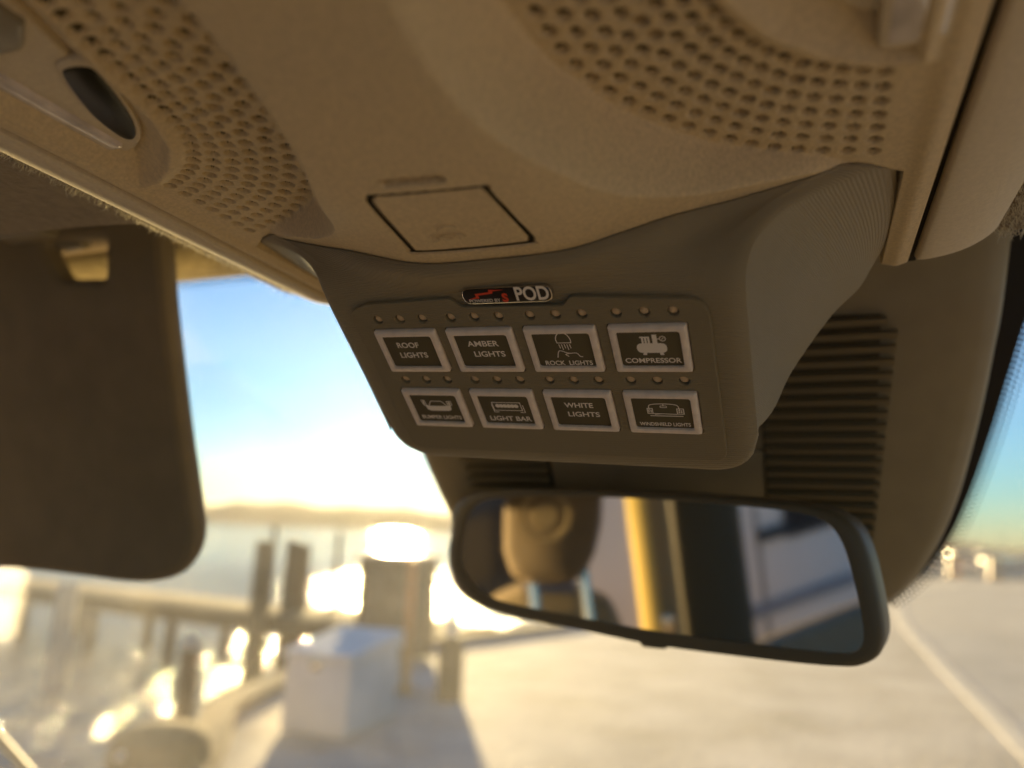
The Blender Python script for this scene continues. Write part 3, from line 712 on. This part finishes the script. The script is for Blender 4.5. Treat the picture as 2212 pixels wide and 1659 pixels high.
# recessed louvre fields: frame lip and individual slats on both wings
fr = cpx([(1600, 668), (1915, 668), (1940, 690), (1932, 760), (1915, 900), (1893, 1100), (1880, 1180)])
x0 = XC+.60; vtop = fr[1, 1]
nsl = 19; vb_ = cpx([(1885, 1160)])[0, 1]
for sgn in (-1, 1):
    for k in range(nsl):
        v_ = vtop-.03-(vtop-vb_-.03)*k/(nsl-1); v2 = v_-(vtop-vb_)/(nsl-1)*.70
        def xr_at(vv): return np.interp(-vv, -fr[2:, 1], fr[2:, 0])
        xa, xb = x0, xr_at(v_)-(.05 if k == 0 else 0)
        pts = []
        for (v, dd) in ((v_+.001, .002), (v_, .05), ((v_+v2)/2, .026), (v2, .004)):
            for x in np.linspace(xa, xb, 6):
                xx = XC+sgn*(x-XC); pts.append(cv_p+CU*xx+CVv*v+CN*dd)
        obj('louvre_slat', cab(np.array(pts)), grid_faces(4, 6, sgn > 0), M['slat'], cover, angle=30)
    bk = [XC+sgn*(x-XC) for x in (x0-.01, xr_at(vtop)-.07, xr_at(vb_)+.002, x0-.01)]
    obj('louvre_gap_shade', cab(np.array([cv_p+CU*bk[0]+CVv*vtop+CN*.0015, cv_p+CU*bk[1]+CVv*(vtop-.02)+CN*.0015, cv_p+CU*bk[2]+CVv*(vb_-.07)+CN*.0015, cv_p+CU*bk[3]+CVv*(vb_-.07)+CN*.0015])), [(0, 1, 2, 3)], M['recess_shade'], cover, smooth=False)  # dark sheet painting the shade of the gaps between slats
MB().box(cab(cv_p+CU*(XC+.12)+CVv*(vb_+.1)+CN*.003), (.0012, .004, .10)).build('seam', M['dark'], cover)
slab('centre_panel', rrect(XC, vb_+.22, 1.16, .62, .03)*S, CU, CVv, CN, cab(cv_p+CN*.02), .0025, .0006, M['cover'], cover)

# ================================================================== WINDSHIELD
wsd = empty('windshield', cab((XC, 7.2, -3)), 'clear raked windshield with black dotted border', 'windshield')
gm = bpy.data.materials.new('windshield_glass'); gm.use_nodes = True; nt = gm.node_tree; nt.nodes.remove(nt.nodes['Principled BSDF'])
tr = nt.nodes.new('ShaderNodeBsdfTransparent'); tr.inputs[0].default_value = (.95, .97, .96, 1); gl = nt.nodes.new('ShaderNodeBsdfGlossy'); gl.inputs['Roughness'].default_value = .01
fz = nt.nodes.new('ShaderNodeFresnel'); fz.inputs[0].default_value = 1.35; mxs = nt.nodes.new('ShaderNodeMixShader')
mlt = nt.nodes.new('ShaderNodeMath'); mlt.operation = 'MULTIPLY'; mlt.inputs[1].default_value = .15
nt.links.new(fz.outputs[0], mlt.inputs[0]); nt.links.new(mlt.outputs[0], mxs.inputs[0]); nt.links.new(tr.outputs[0], mxs.inputs[1]); nt.links.new(gl.outputs[0], mxs.inputs[2])
# dust film added to the glass to veil the view with scattered sun
tl = nt.nodes.new('ShaderNodeBsdfTranslucent'); tl.inputs[0].default_value = (.9, .87, .8, 1); dn = nt.nodes.new('ShaderNodeTexNoise'); dn.inputs['Scale'].default_value = 9; dn.inputs['Detail'].default_value = 5
dc = nt.nodes.new('ShaderNodeTexCoord'); nt.links.new(dc.outputs['Object'], dn.inputs['Vector'])
dr_ = nt.nodes.new('ShaderNodeMapRange'); dr_.inputs[1].default_value = .3; dr_.inputs[2].default_value = .75; dr_.inputs[3].default_value = .013; dr_.inputs[4].default_value = .032
nt.links.new(dn.outputs[0], dr_.inputs[0]); mx2 = nt.nodes.new('ShaderNodeMixShader'); nt.links.new(dr_.outputs[0], mx2.inputs[0]); nt.links.new(mxs.outputs[0], mx2.inputs[1]); nt.links.new(tl.outputs[0], mx2.inputs[2])
nt.links.new(mx2.outputs[0], nt.nodes['Material Output'].inputs[0])
def wpx(L): return cpx(L, ws_p)
slab('pane', rrect(XC, -3.9, 20, 8.0, .3)*S, CU, CVv, CN, cab(ws_p), .005, .0005, gm, wsd)
# black border: band round the cover and across the top
fe = wpx([(2300, 560), (2228, 660), (2180, 800), (2140, 930), (2095, 1060), (2050, 1160), (1990, 1240), (1920, 1300)])
fe = spline(fe, 40); fl = np.stack([2*XC-fe[:, 0], fe[:, 1]], 1)
fl[:, 0] = np.maximum(fl[:, 0], XC-1.62+.3*np.clip(-fl[:, 1]/1.6, 0, 1))
band = np.vstack([[(6.3, .1), (6.3, -.02)], [(fe[0, 0]+.6, -.02)], fe[2:], [(XC, fe[-1, 1]-.05)], fl[::-1][:-2], [(fl[2, 0], -.02), (-8, -.02), (-8, .1)]])
Vb = [cab(ws_p+CU*p[0]+CVv*p[1]+CN*.004) for p in band]
from mathutils.geometry import tessellate_polygon
tri = [tuple(t) for t in tessellate_polygon([[Vector((p[0], p[1], 0)) for p in band]])]
obj('frit_band', Vb, tri, M['frit'], wsd, smooth=False)
# dot fade outside the band
dots = MB()
def dotrow(c, side):
    Lc = arclen(c); tg_ = np.gradient(c, axis=0); tg_ /= np.linalg.norm(tg_, axis=1)[:, None]; nn = np.stack([-tg_[:, 1], tg_[:, 0]], 1)*side
    for r_ in range(3):
        for q in np.arange(0, Lc[-1], .030):
            q2 = q+(.015 if r_ % 2 else 0); i = np.interp(q2, Lc, np.arange(len(c)))
            p = np.array([np.interp(i, np.arange(len(c)), c[:, k]) for k in (0, 1)]); nv = np.array([np.interp(i, np.arange(len(c)), nn[:, k]) for k in (0, 1)])
            p = p+nv*(.012+r_*.026); rad = .0125-.003*r_
            cc = ws_p+CU*p[0]+CVv*p[1]+CN*.005
            dots.add([cab(cc+CU*rad*math.cos(a)+CVv*rad*math.sin(a)) for a in np.arange(8)*math.pi/4], [tuple(range(8))])
dotrow(fe, 1)
dotrow(np.array([(-8, -.02), (-4, -.02), (XC-1.6, -.02)]), -1)
dotrow(np.array([(XC+1.8, -.02), (4, -.02), (6.3, -.02)]), -1)
o = dots.build('frit_dots', M['frit'], wsd); o['kind'] = 'stuff'

# ================================================================== HEADLINER, HEADER, VISOR
hl = empty('headliner', cab((XC, 1, 1.3)), 'brown fleece headliner with frayed edges beside the console', 'headliner')
for sgn in (-1, 1):
    prof = spline([(1.40, 1.20), (1.46, 1.135), (1.54, 1.125), (1.62, 1.13), (1.9, 1.15), (2.6, 1.17), (4, 1.18), (7, 1.18)], 40)
    yy = np.linspace(-3, 3.0, 40) if sgn > 0 else np.linspace(-3, 2.12, 40); V = []
    for y in yy:
        for (x, z) in prof: V.append(cab((XC+sgn*x, y, z)))
    obj('fabric_sheet', V, grid_faces(len(yy), 40, sgn > 0), M['headliner'], hl)
    pr2 = np.array([p for p in prof if p[0] < 1.60]+[(1.62, 1.16), (1.64, 1.25), (1.64, 1.4)]); V = []
    yy2 = np.linspace(2.0, 3.02, 20)
    for y in yy2:
        for (x, z) in pr2: V.append(cab((XC+sgn*x, y, z-.002)))
    obj('fabric_roll', V, grid_faces(20, len(pr2), sgn > 0), M['headliner'], hl)
    # fleece fibres along the edge
    fz_ = MB(); nfib = 4200
    for k in range(nfib):
        y = random.uniform(.4, 3.05); j = random.uniform(0, 1); x = 1.42+.16*j; z = np.interp(x, prof[:, 0], prof[:, 1])
        p = np.array([XC+sgn*x, y, z]); L_ = random.uniform(.014, .040)
        d = np.array([random.uniform(-.8, .8), random.uniform(-.8, .8), -1.0]); d /= np.linalg.norm(d); s_ = np.array([random.gauss(0, .5), random.gauss(0, .5), random.gauss(0, .3)])
        wv = np.cross(d, (0.3, .2, .9)); wv /= np.linalg.norm(wv); wd = .0016
        p2, p3 = p+d*L_*.6, p+d*L_+s_*L_*.6
        fz_.add([cab(p-wv*wd), cab(p+wv*wd), cab(p2+wv*wd*.8), cab(p2-wv*wd*.8), cab(p3)], [(0, 1, 2, 3), (3, 2, 4)])
    o = fz_.build('fleece_fibres', M['fuzz'], hl); o['kind'] = 'stuff'
# windshield header: felt-wrapped bar
hd = MB().tube([cab((x, 3.70, 1.66)) for x in np.linspace(-8, 6.4, 30)], .013, 16).build('header_trim', M['felt'])
tag(hd, 'beige felt covered header bar along the top of the windshield', 'header trim')
rf = MB().box(cab((XC, -6, 1.95)), (1.44, 2.0, .02)).build('roof_panel', M['headliner']); tag(rf, 'brown lined roof panel above the console and visor', 'roof panel')
# sun visor
vn = np.array([0, -1, -.33]); vn /= np.linalg.norm(vn); v_p = np.array([0, 3.1, 1.62]); VVv = np.array([0, -.33, 1.]); VVv /= np.linalg.norm(VVv)
def vpx(L): return np.array([[(on_plane(px, py, v_p, vn)-v_p)@CU, (on_plane(px, py, v_p, vn)-v_p)@VVv] for px, py in L])
vo = vpx([(318, 380), (340, 470), (348, 560), (356, 660), (372, 800), (388, 930), (404, 1040), (414, 1110), (418, 1160), (408, 1205), (380, 1242), (340, 1258), (280, 1262), (180, 1250), (60, 1236), (-200, 1215), (-600, 1180)])
vo = np.vstack([spline(vo, 70), [(vo[-1, 0]-.2, .2), (vo[0, 0]-.05, vo[0, 1]+.05)]])
hole = round_poly(vpx([(86, 520), (225, 518), (224, 604), (128, 604)]), [.05, .02, .05, .10], 5)
visor = empty('sun_visor', cab((-5, 3.6, -.4)), 'dark brown sun visor folded down at the left edge', 'sun visor')
slab('panel', vo*S, CU, VVv, vn, cab(v_p), .014, .005, M['visor'], visor, holes=[hole*S])
MB().tube([cab(on_plane(px, py, v_p+np.array([0, .12, 0]), vn)) for px, py in ((-300, 470), (60, 490), (150, 520), (185, 524))], [.007, .007, .007, .004], 10).build('pivot_rod', M['clip'], visor)
for px, py, dx_, dz_ in ((85, 395, .030, .010), (95, 437, .034, .008), (60, 500, .036, .009)):
    MB().box(cab(on_plane(px, py, v_p-np.array([0, .35, 0]), vn)), (dx_, .012, dz_), 0, .002).build('clip_bracket', M['clip'], visor)
# wiper arm at the lower left of the glass
wp = [cab(on_plane(px, py, ws_p+np.array([0, .25, 0]), wsn)) for px, py in ((-60, 1530), (0, 1595), (48, 1650), (90, 1700))]
tag(MB().tube(wp, .006, 8).build('wiper_arm', M['frit']), 'black wiper arm crossing the bottom left corner', 'wiper')

# ================================================================== HARBOUR SIDE
def piling(name, px, top_py, x, y, rad, bottom, label, m, cap=None, group='pilings of the dock', taper=.92):
    d = ray(px, top_py); t = math.hypot(x, y)/math.hypot(d[0], d[1]); zt_ = CAMZ+d[2]*t
    o = empty(name, (x, y, bottom), label, 'piling', group)
    k = random.random()*6
    MB().lathe((x, y, bottom), [(rad*1.03, 0), (rad, .4), (rad*.97, (zt_-bottom)*.6), (rad*taper, zt_-bottom-.03), (rad*taper*.85, zt_-bottom)], 14).build('shaft', m, o)
    if cap: MB().lathe((x, y, zt_-.005), [(rad*1.12, 0), (rad*1.12, .03), (rad*.5, .11), (.01, .15)], 14).build('cap', cap, o)
    return o
def at(px, py, z=0.0): return ground(px, py, z)[:2]
def atd(px, dist): d = ray(px, 1300); h = math.hypot(d[0], d[1]); return d[0]/h*dist, d[1]/h*dist
for px, tpy, dist, rad, lab in ((558, 1167, 13.6, .145, 'thick wooden piling, leftmost of the tall group on the dock'), (580, 1128, 14.6, .05, 'thin tall pole rising above the dock pilings'),
                                (622, 1167, 14.2, .13, 'thick wooden piling, left one of the close pair on the dock'), (650, 1175, 14.6, .11, 'slimmer wooden piling, right one of the close pair on the dock'),
                                (722, 1150, 15.2, .055, 'thin pole between the pair of pilings and the wooden cabinet'), (792, 1165, 15.6, .045, 'thin pole just behind the wooden cabinet, left of the sun glint')):
    x, y = atd(px, dist); piling('piling', px, tpy, x, y, rad, -2.2, lab, M['wooddark'])
x, y = at(117, 1485, -1.0); piling('piling', 156, 1258, x, y, .17, -2.0, 'pale weathered piling standing alone in the water below the visor', M['palewood'])
x, y = at(395, 1560, -.4); piling('piling', 395, 1400, x, y, .10, -2.0, 'short piling with pale cap beside the quay edge', M['wooddark'], M['palewood'])
# walkway docks: planks on beams
def dock(name, a, c, wd, z, label, plank=.16):
    a, c = np.array(a, float), np.array(c, float); L_ = np.linalg.norm(c-a); d = (c-a)/L_; nn = np.array([-d[1], d[0]]); ang = math.atan2(d[1], d[0])
    o = empty(name, (*((a+c)/2), z-.3), label, 'dock')
    n_ = int(L_/(plank+.015)); base = None
    for k in range(n_):
        p = a+d*(k+.5)*L_/n_
        if base is None: base = MB().box((p[0], p[1], z), (plank, wd, .045), ang, .006).build('plank', M['wood'], o, loc=(p[0], p[1], z))
        else: copy_obj(base, o, (p[0], p[1], z+random.uniform(-.004, .004)))
    for s_ in (-1, 1):
        q = (a+c)/2+nn*s_*(wd/2-.1); MB().box((q[0], q[1], z-.15), (L_, .12, .22), ang).build('beam', M['wooddark'], o)
    for k in range(int(L_/2.2)+1):
        for s_ in (-1, 1):
            p = a+d*min(L_, .3+k*2.2)+nn*s_*(wd/2-.12); MB().lathe((p[0], p[1], -2.2), [(.10, 0), (.09, 2.2+z-.05)], 10).build('post', M['wooddark'], o)
    return o
dock('walkway_dock', (-17.5, 12.6), (-8.9, 11.6), 1.5, .02, 'long narrow plank walkway crossing the water at the left')
dock('landing_dock', (-9.0, 11.9), (-5.0, 11.2), 1.9, .03, 'short wooden landing with tall pilings in front of the sunlit water')
# white dock boxes
def dock_box(c, dims, rz, label, slope=.10):
    w_, d_, h_ = dims; o = empty('dock_box', (*c, 0), label, 'dock box'); ca, sa = math.cos(rz), math.sin(rz)
    MB().box((*c, h_/2), (w_, d_, h_), rz, .03).build('body', M['white'], o)
    V = []; 
    for (x, y, z) in ((-w_/2-.02, -d_/2-.02, h_+.005), (w_/2+.02, -d_/2-.02, h_+.005), (w_/2+.02, d_/2+.02, h_+.005), (-w_/2-.02, d_/2+.02, h_+.005), (-w_/2-.02, -d_/2-.02, h_+.04), (w_/2+.02, -d_/2-.02, h_+.04), (w_/2+.02, d_/2+.02, h_+.04+slope), (-w_/2-.02, d_/2+.02, h_+.04+slope)):
        V.append((c[0]+x*ca-y*sa, c[1]+x*sa+y*ca, z))
    obj('lid', V, [(0, 3, 2, 1), (4, 5, 6, 7), (0, 1, 5, 4), (1, 2, 6, 5), (2, 3, 7, 6), (3, 0, 4, 7)], M['white'], o, smooth=False)
    lx, ly = c[0]+(d_/2+.01)*sa, c[1]-(d_/2+.01)*ca
    MB().box((lx, ly, h_-.04), (.08, .02, .07), rz, .004).build('latch', M['chrome'], o)
    return o
dock_box((-3.56, 5.62), (.56, .86, .55), R(4), 'white dock box with sloping lid on the quay')
# wooden cabinet / cleaning stand
cb = empty('wooden_cabinet', (-4.75, 8.75, 0), 'brown two-door wooden cabinet at the water edge behind the dock box', 'cabinet')
ca_ = math.atan2(.52, .70); cx, cy = -4.85, 8.7
def loc2(u, v): return cx+u*math.cos(ca_)-v*math.sin(ca_), cy+u*math.sin(ca_)+v*math.cos(ca_)
MB().box((*loc2(0, 0), .60), (.92, .45, 1.12), ca_, .01).build('carcass', M['wood'], cb)
MB().box((*loc2(0, -.01), 1.19), (1.02, .55, .06), ca_, .01).build('top_board', M['palewood'], cb)
for s_ in (-1, 1):
    dr = MB().box((*loc2(s_*.225, -.24), .62), (.41, .03, .95), ca_, .006).build('door', M['wood'], cb)
    MB().box((*loc2(s_*.06, -.265), .65), (.02, .02, .12), ca_).build('handle', M['chrome'], dr)
# orange post
op = empty('orange_post', (-3.73, 6.98, 0), 'slim orange steel post beside the white dock box', 'post')
MB().lathe((-3.73, 6.98, 0), [(.05, 0), (.045, .02), (.045, 1.22), (.03, 1.25)], 12).build('pole', M['orange'], op)
MB().box((-3.73, 6.98, .015), (.18, .18, .03), .4, .004).build('base_plate', M['orange'], op)
# bollard with lantern
bo = empty('bollard_light', (-3.2, 6.86, 0), 'dark timber bollard post with small white lantern on top', 'bollard')
MB().lathe((-3.2, 6.86, 0), [(.12, 0), (.12, .50), (.10, .56)], 14).build('post', M['wooddark'], bo)
ln = MB().lathe((-3.2, 6.86, .56), [(.05, 0), (.05, .22), (.07, .24), (.02, .32)], 12).build('lantern', M['white'], bo)
MB().lathe((-3.2, 6.86, .555), [(.075, 0), (.075, .02)], 12).build('collar', M['frit'], ln)
# thick mooring head in the foreground
x, y = at(340, 1675); mh = empty('mooring_post', (x, y, -1), 'thick round brown mooring post head at the bottom left', 'mooring post')
d = ray(340, 1562); t = math.hypot(x, y)/math.hypot(d[0], d[1]); zt_ = CAMZ+d[2]*t
MB().lathe((x, y, -1.6), [(.30, 0), (.30, 1.45+zt_), (.27, 1.53+zt_), (.20, 1.575+zt_), (.08, 1.60+zt_)], 24).build('head', M['wooddark'], mh)
MB().lathe((x, y-.30, zt_-.13), [(.035, 0), (.03, .02), (.012, .03)], 10, (-.35, -.9, .2)).build('bolt', M['white'], mh)
# far marina on the right: boats at a pier, buoys
pier = MB().box((30, 82, -.45), (70, 2.2, .5)).build('pier', M['palewood']); tag(pier, 'long low grey pier under the far row of boats', 'pier')
def boat(px, dist, L_, hh, rz, label, canopy):
    x, y = atd(px, dist); o = empty('moored_boat', (x, y, -1), label, 'boat', 'boats moored across the basin')
    ca, sa = math.cos(rz), math.sin(rz); V = []; ns = 12
    for i in range(ns):
        t = i/(ns-1); wd = .17*L_*math.sin(math.pi*min(1, .16+t*.84))**.6*(1 if t < .6 else max(.02, 1-((t-.6)/.4)**2)); sh = .09*L_+.05*L_*t*t
        for (v, z) in ((-wd, sh), (-wd*.8, 0), (0, -.15), (wd*.8, 0), (wd, sh)):
            u = (t-.5)*L_; V.append((x+u*ca-v*sa, y+u*sa+v*ca, -1+z))
    hull = obj('hull', V, grid_faces(ns, 5), M['white'], o, angle=50)
    sh = .10*L_
    MB().box((x-.05*L_*ca, y-.05*L_*sa, -1+sh+hh*.3), (L_*.42, L_*.2, hh*.6), rz, .08).build('cabin', M['white'], o)
    MB().box((x-.05*L_*ca, y-.05*L_*sa, -1+sh+hh*.38), (L_*.425, L_*.204, hh*.2), rz).build('cabin_window', M['window'], o)
    MB().box((x-.12*L_*ca, y-.12*L_*sa, -1+sh+hh*.95), (L_*.36, L_*.22, .08), rz, .02).build('canopy', canopy, o)
    MB().lathe((x, y, -1+sh+hh*.5), [(.04, 0), (.02, hh*1.6)], 6).build('mast', M['white'], o)
for px, dist, L_, hh, rz, lab, cn in ((2035, 92, 8, 2.0, .2, 'white boat with grey canopy at the far pier', M['asphalt']),
                                  (2110, 96, 9, 2.6, .35, 'boat with red canopy at the far pier', M['redpaint']), (2175, 90, 7.5, 1.9, .1, 'white boat next to the right picture edge', M['white']), (2250, 94, 8, 2.1, .25, 'boat cut by the right picture edge', M['asphalt'])):
    boat(px, dist, L_, hh, rz, lab, cn)
for px, py, lab in ((2062, 1246, 'orange barrel, left of the two at the far lot edge'), (2152, 1252, 'orange barrel, right of the two at the far lot edge')):
    x, y = at(px, py); o = empty('traffic_barrel', (x, y, 0), lab, 'barrel', 'orange barrels')
    MB().lathe((x, y, 0), [(.45, 0), (.45, .1), (.36, .1), (.33, 1.1), (.28, 1.2)], 14).build('drum', M['orange'], o)
    MB().lathe((x, y, .45), [(.352, 0), (.348, .22)], 14).build('reflective_band', M['white'], o)

# ================================================================== WHAT THE MIRROR SEES: driver side of the cabin and a white building
van = empty('white_van', (-2.75, -1.9, 0), 'white van parked alongside, seen only in the mirror', 'van')
MB().box((-2.7, -1.9, 1.12), (1.86, 4.9, 1.62), 0, .12).build('body', M['siding'], van)
for (y0, y1) in ((-2.75, -1.56), (-4.1, -2.95), (-.55, .25)):
    wf = MB().box((-1.775, (y0+y1)/2, 1.28), (.05, y1-y0, .68), 0, .02).build('window', M['frit'], van)
    MB().box((-1.755, (y0+y1)/2, 1.28), (.03, y1-y0-.12, .56), 0, .01).build('pane', M['window'], wf)
for y in (-1.42, -.62, -2.85): MB().box((-1.771, y, 1.0), (.012, .012, 1.1)).build('door_seam', M['dark'], van)
MB().box((-1.775, -2.0, .72), (.04, 4.0, .05), 0, .008).build('rub_strip', M['asphalt'], van)
MB().box((-1.76, -1.50, .98), (.03, .16, .04), 0, .008).build('door_handle', M['frit'], van)
for y in (-3.4, -.35):
    wh = MB().lathe((-1.95, y, .34), [(.34, 0), (.34, .20), (.22, .205)], 24, (1, 0, 0)).build('wheel', M['frit'], van)
    MB().lathe((-1.75, y, .34), [(.20, 0), (.19, .02), (.05, .03)], 20, (1, 0, 0)).build('rim', M['chrome'], wh)
M['tan'] = mat('tan_pillar_trim', (.30, .22, .12), .5, .4)
M['seat'] = mat('seat_leather', (.15, .105, .06), .55, .35, noise=(25, .12, 3))
M['belt'] = mat('belt_webbing', (.75, .55, .18), .35, .6)
M['pillar'] = mat('dark_pillar_trim', (.07, .058, .032), .55, .3)
pi_ = empty('door_pillar', (-.78, -.25, .9), 'dark door pillar with tan strip reflected in the mirror', 'pillar')
MB().box((-.78, -.285, 1.0), (.05, .15, 1.4), 0, .015).build('pillar_trim', M['pillar'], pi_)
MB().box((-.765, -.165, 1.0), (.03, .065, 1.4), 0, .01).build('tan_strip', M['tan'], pi_)
sb = empty('seat_belt', (-.70, -.10, .9), 'gold-lit seat belt strap hanging beside the pillar in the mirror', 'seat belt')
MB().box((-.72, -.105, 1.27), (.012, .030, .7), R(35), .002).build('strap', M['belt'], sb)
MB().box((-.725, -.12, 1.235), (.02, .05, .03), R(35), .004).build('guide', M['chrome'], sb)
hr = empty('headrest', (-.52, .08, 1.2), 'brown rounded headrest with round emblem in the mirror', 'headrest')
# place the headrest by following the mirror's reflection
def refl(px, py, dist):
    d = ray(px, py); Pm = d*(np.dot(mc, MN)/np.dot(d, MN)); r_ = d-2*np.dot(d, MN)*MN; r_ /= np.linalg.norm(r_); return cab(Pm)+r_*dist, r_
hc3, hr_r = refl(1195, 1150, .46); hn = -hr_r; hu = np.cross((0, 0, 1.), hn); hu /= np.linalg.norm(hu); hv = np.cross(hn, hu)
ps = [refl(px, py, .46)[0] for px, py in ((1092, 1010), (1092, 1190), (1110, 1245), (1150, 1262), (1230, 1264), (1268, 1240), (1290, 1195), (1305, 1130), (1312, 1010))]
ol = np.array([[(p-hc3)@hu, (p-hc3)@hv] for p in ps])
slab('cushion', round_poly(ol, [.02, .03, .02, .02, .02, .03, .03, .05, .02], 5), hu, hv, hn, hc3, .07, .012, M['seat'], hr)
pe = refl(1180, 1113, .46)[0]
MB().lathe(pe, [(.030, 0), (.030, .003), (.024, .003), (.023, .001), (.015, .001), (.014, .003)], 24, hn).build('emblem', M['tan'], hr)
for q in (-.03, .03): MB().tube([hc3+hu*q-hv*.03-hn*.03, hc3+hu*q-hv*.16-hn*.03], .006, 8).build('post', M['chrome'], hr)

seat = empty('driver_seat', refl(1200, 1330, .55)[0]-np.array([0, 0, .5]), 'brown driver seat back below the headrest in the mirror', 'seat')
sc3 = refl(1200, 1330, .55)[0]
ps = [refl(px, py, .55)[0] for px, py in ((1010, 1600), (1020, 1380), (1060, 1290), (1130, 1262), (1250, 1268), (1330, 1300), (1370, 1400), (1380, 1600))]
ol = np.array([[(p-sc3)@hu, (p-sc3)@hv] for p in ps])
slab('backrest', round_poly(ol, .03, 5), hu, hv, hn, sc3, .12, .03, M['tan'], seat)

# unseen lower cabin: floor, door panels and dashboard added to cut light from below
M['carpet'] = mat('added_cabin_carpet', (.30, .25, .18), .95, .1, noise=(60, .15, 3))
fl_ = empty('added_car_floor', (-.08, -.3, .5), 'unseen tan car floor with door panels and dashboard, added to block light', 'car floor'); tag(fl_, kind='structure')
MB().box((-.08, -.25, .55), (1.62, 2.5, .06)).build('floor_pan', M['carpet'], fl_)
MB().box((-.08, .80, .88), (1.5, .40, .30), 0, .08).build('dashboard', M['pillar'], fl_)
for x in (-.86, .70): MB().box((x, -.25, .80), (.06, 2.4, .56), 0, .02).build('door_panel', M['carpet'], fl_)

# ================================================================== HAZE
hz = MB().box((0, 600, 19), (3400, 2200, 43)).build('haze', None); tag(hz, kind='stuff')
hm_ = bpy.data.materials.new('sunlit_haze'); hm_.use_nodes = True; nt = hm_.node_tree; nt.nodes.remove(nt.nodes['Principled BSDF'])
pv = nt.nodes.new('ShaderNodeVolumePrincipled'); pv.inputs['Color'].default_value = (.95, .93, .90, 1); pv.inputs['Density'].default_value = .000025; pv.inputs['Anisotropy'].default_value = .75
nt.links.new(pv.outputs[0], nt.nodes['Material Output'].inputs['Volume']); hz.data.materials.append(hm_)
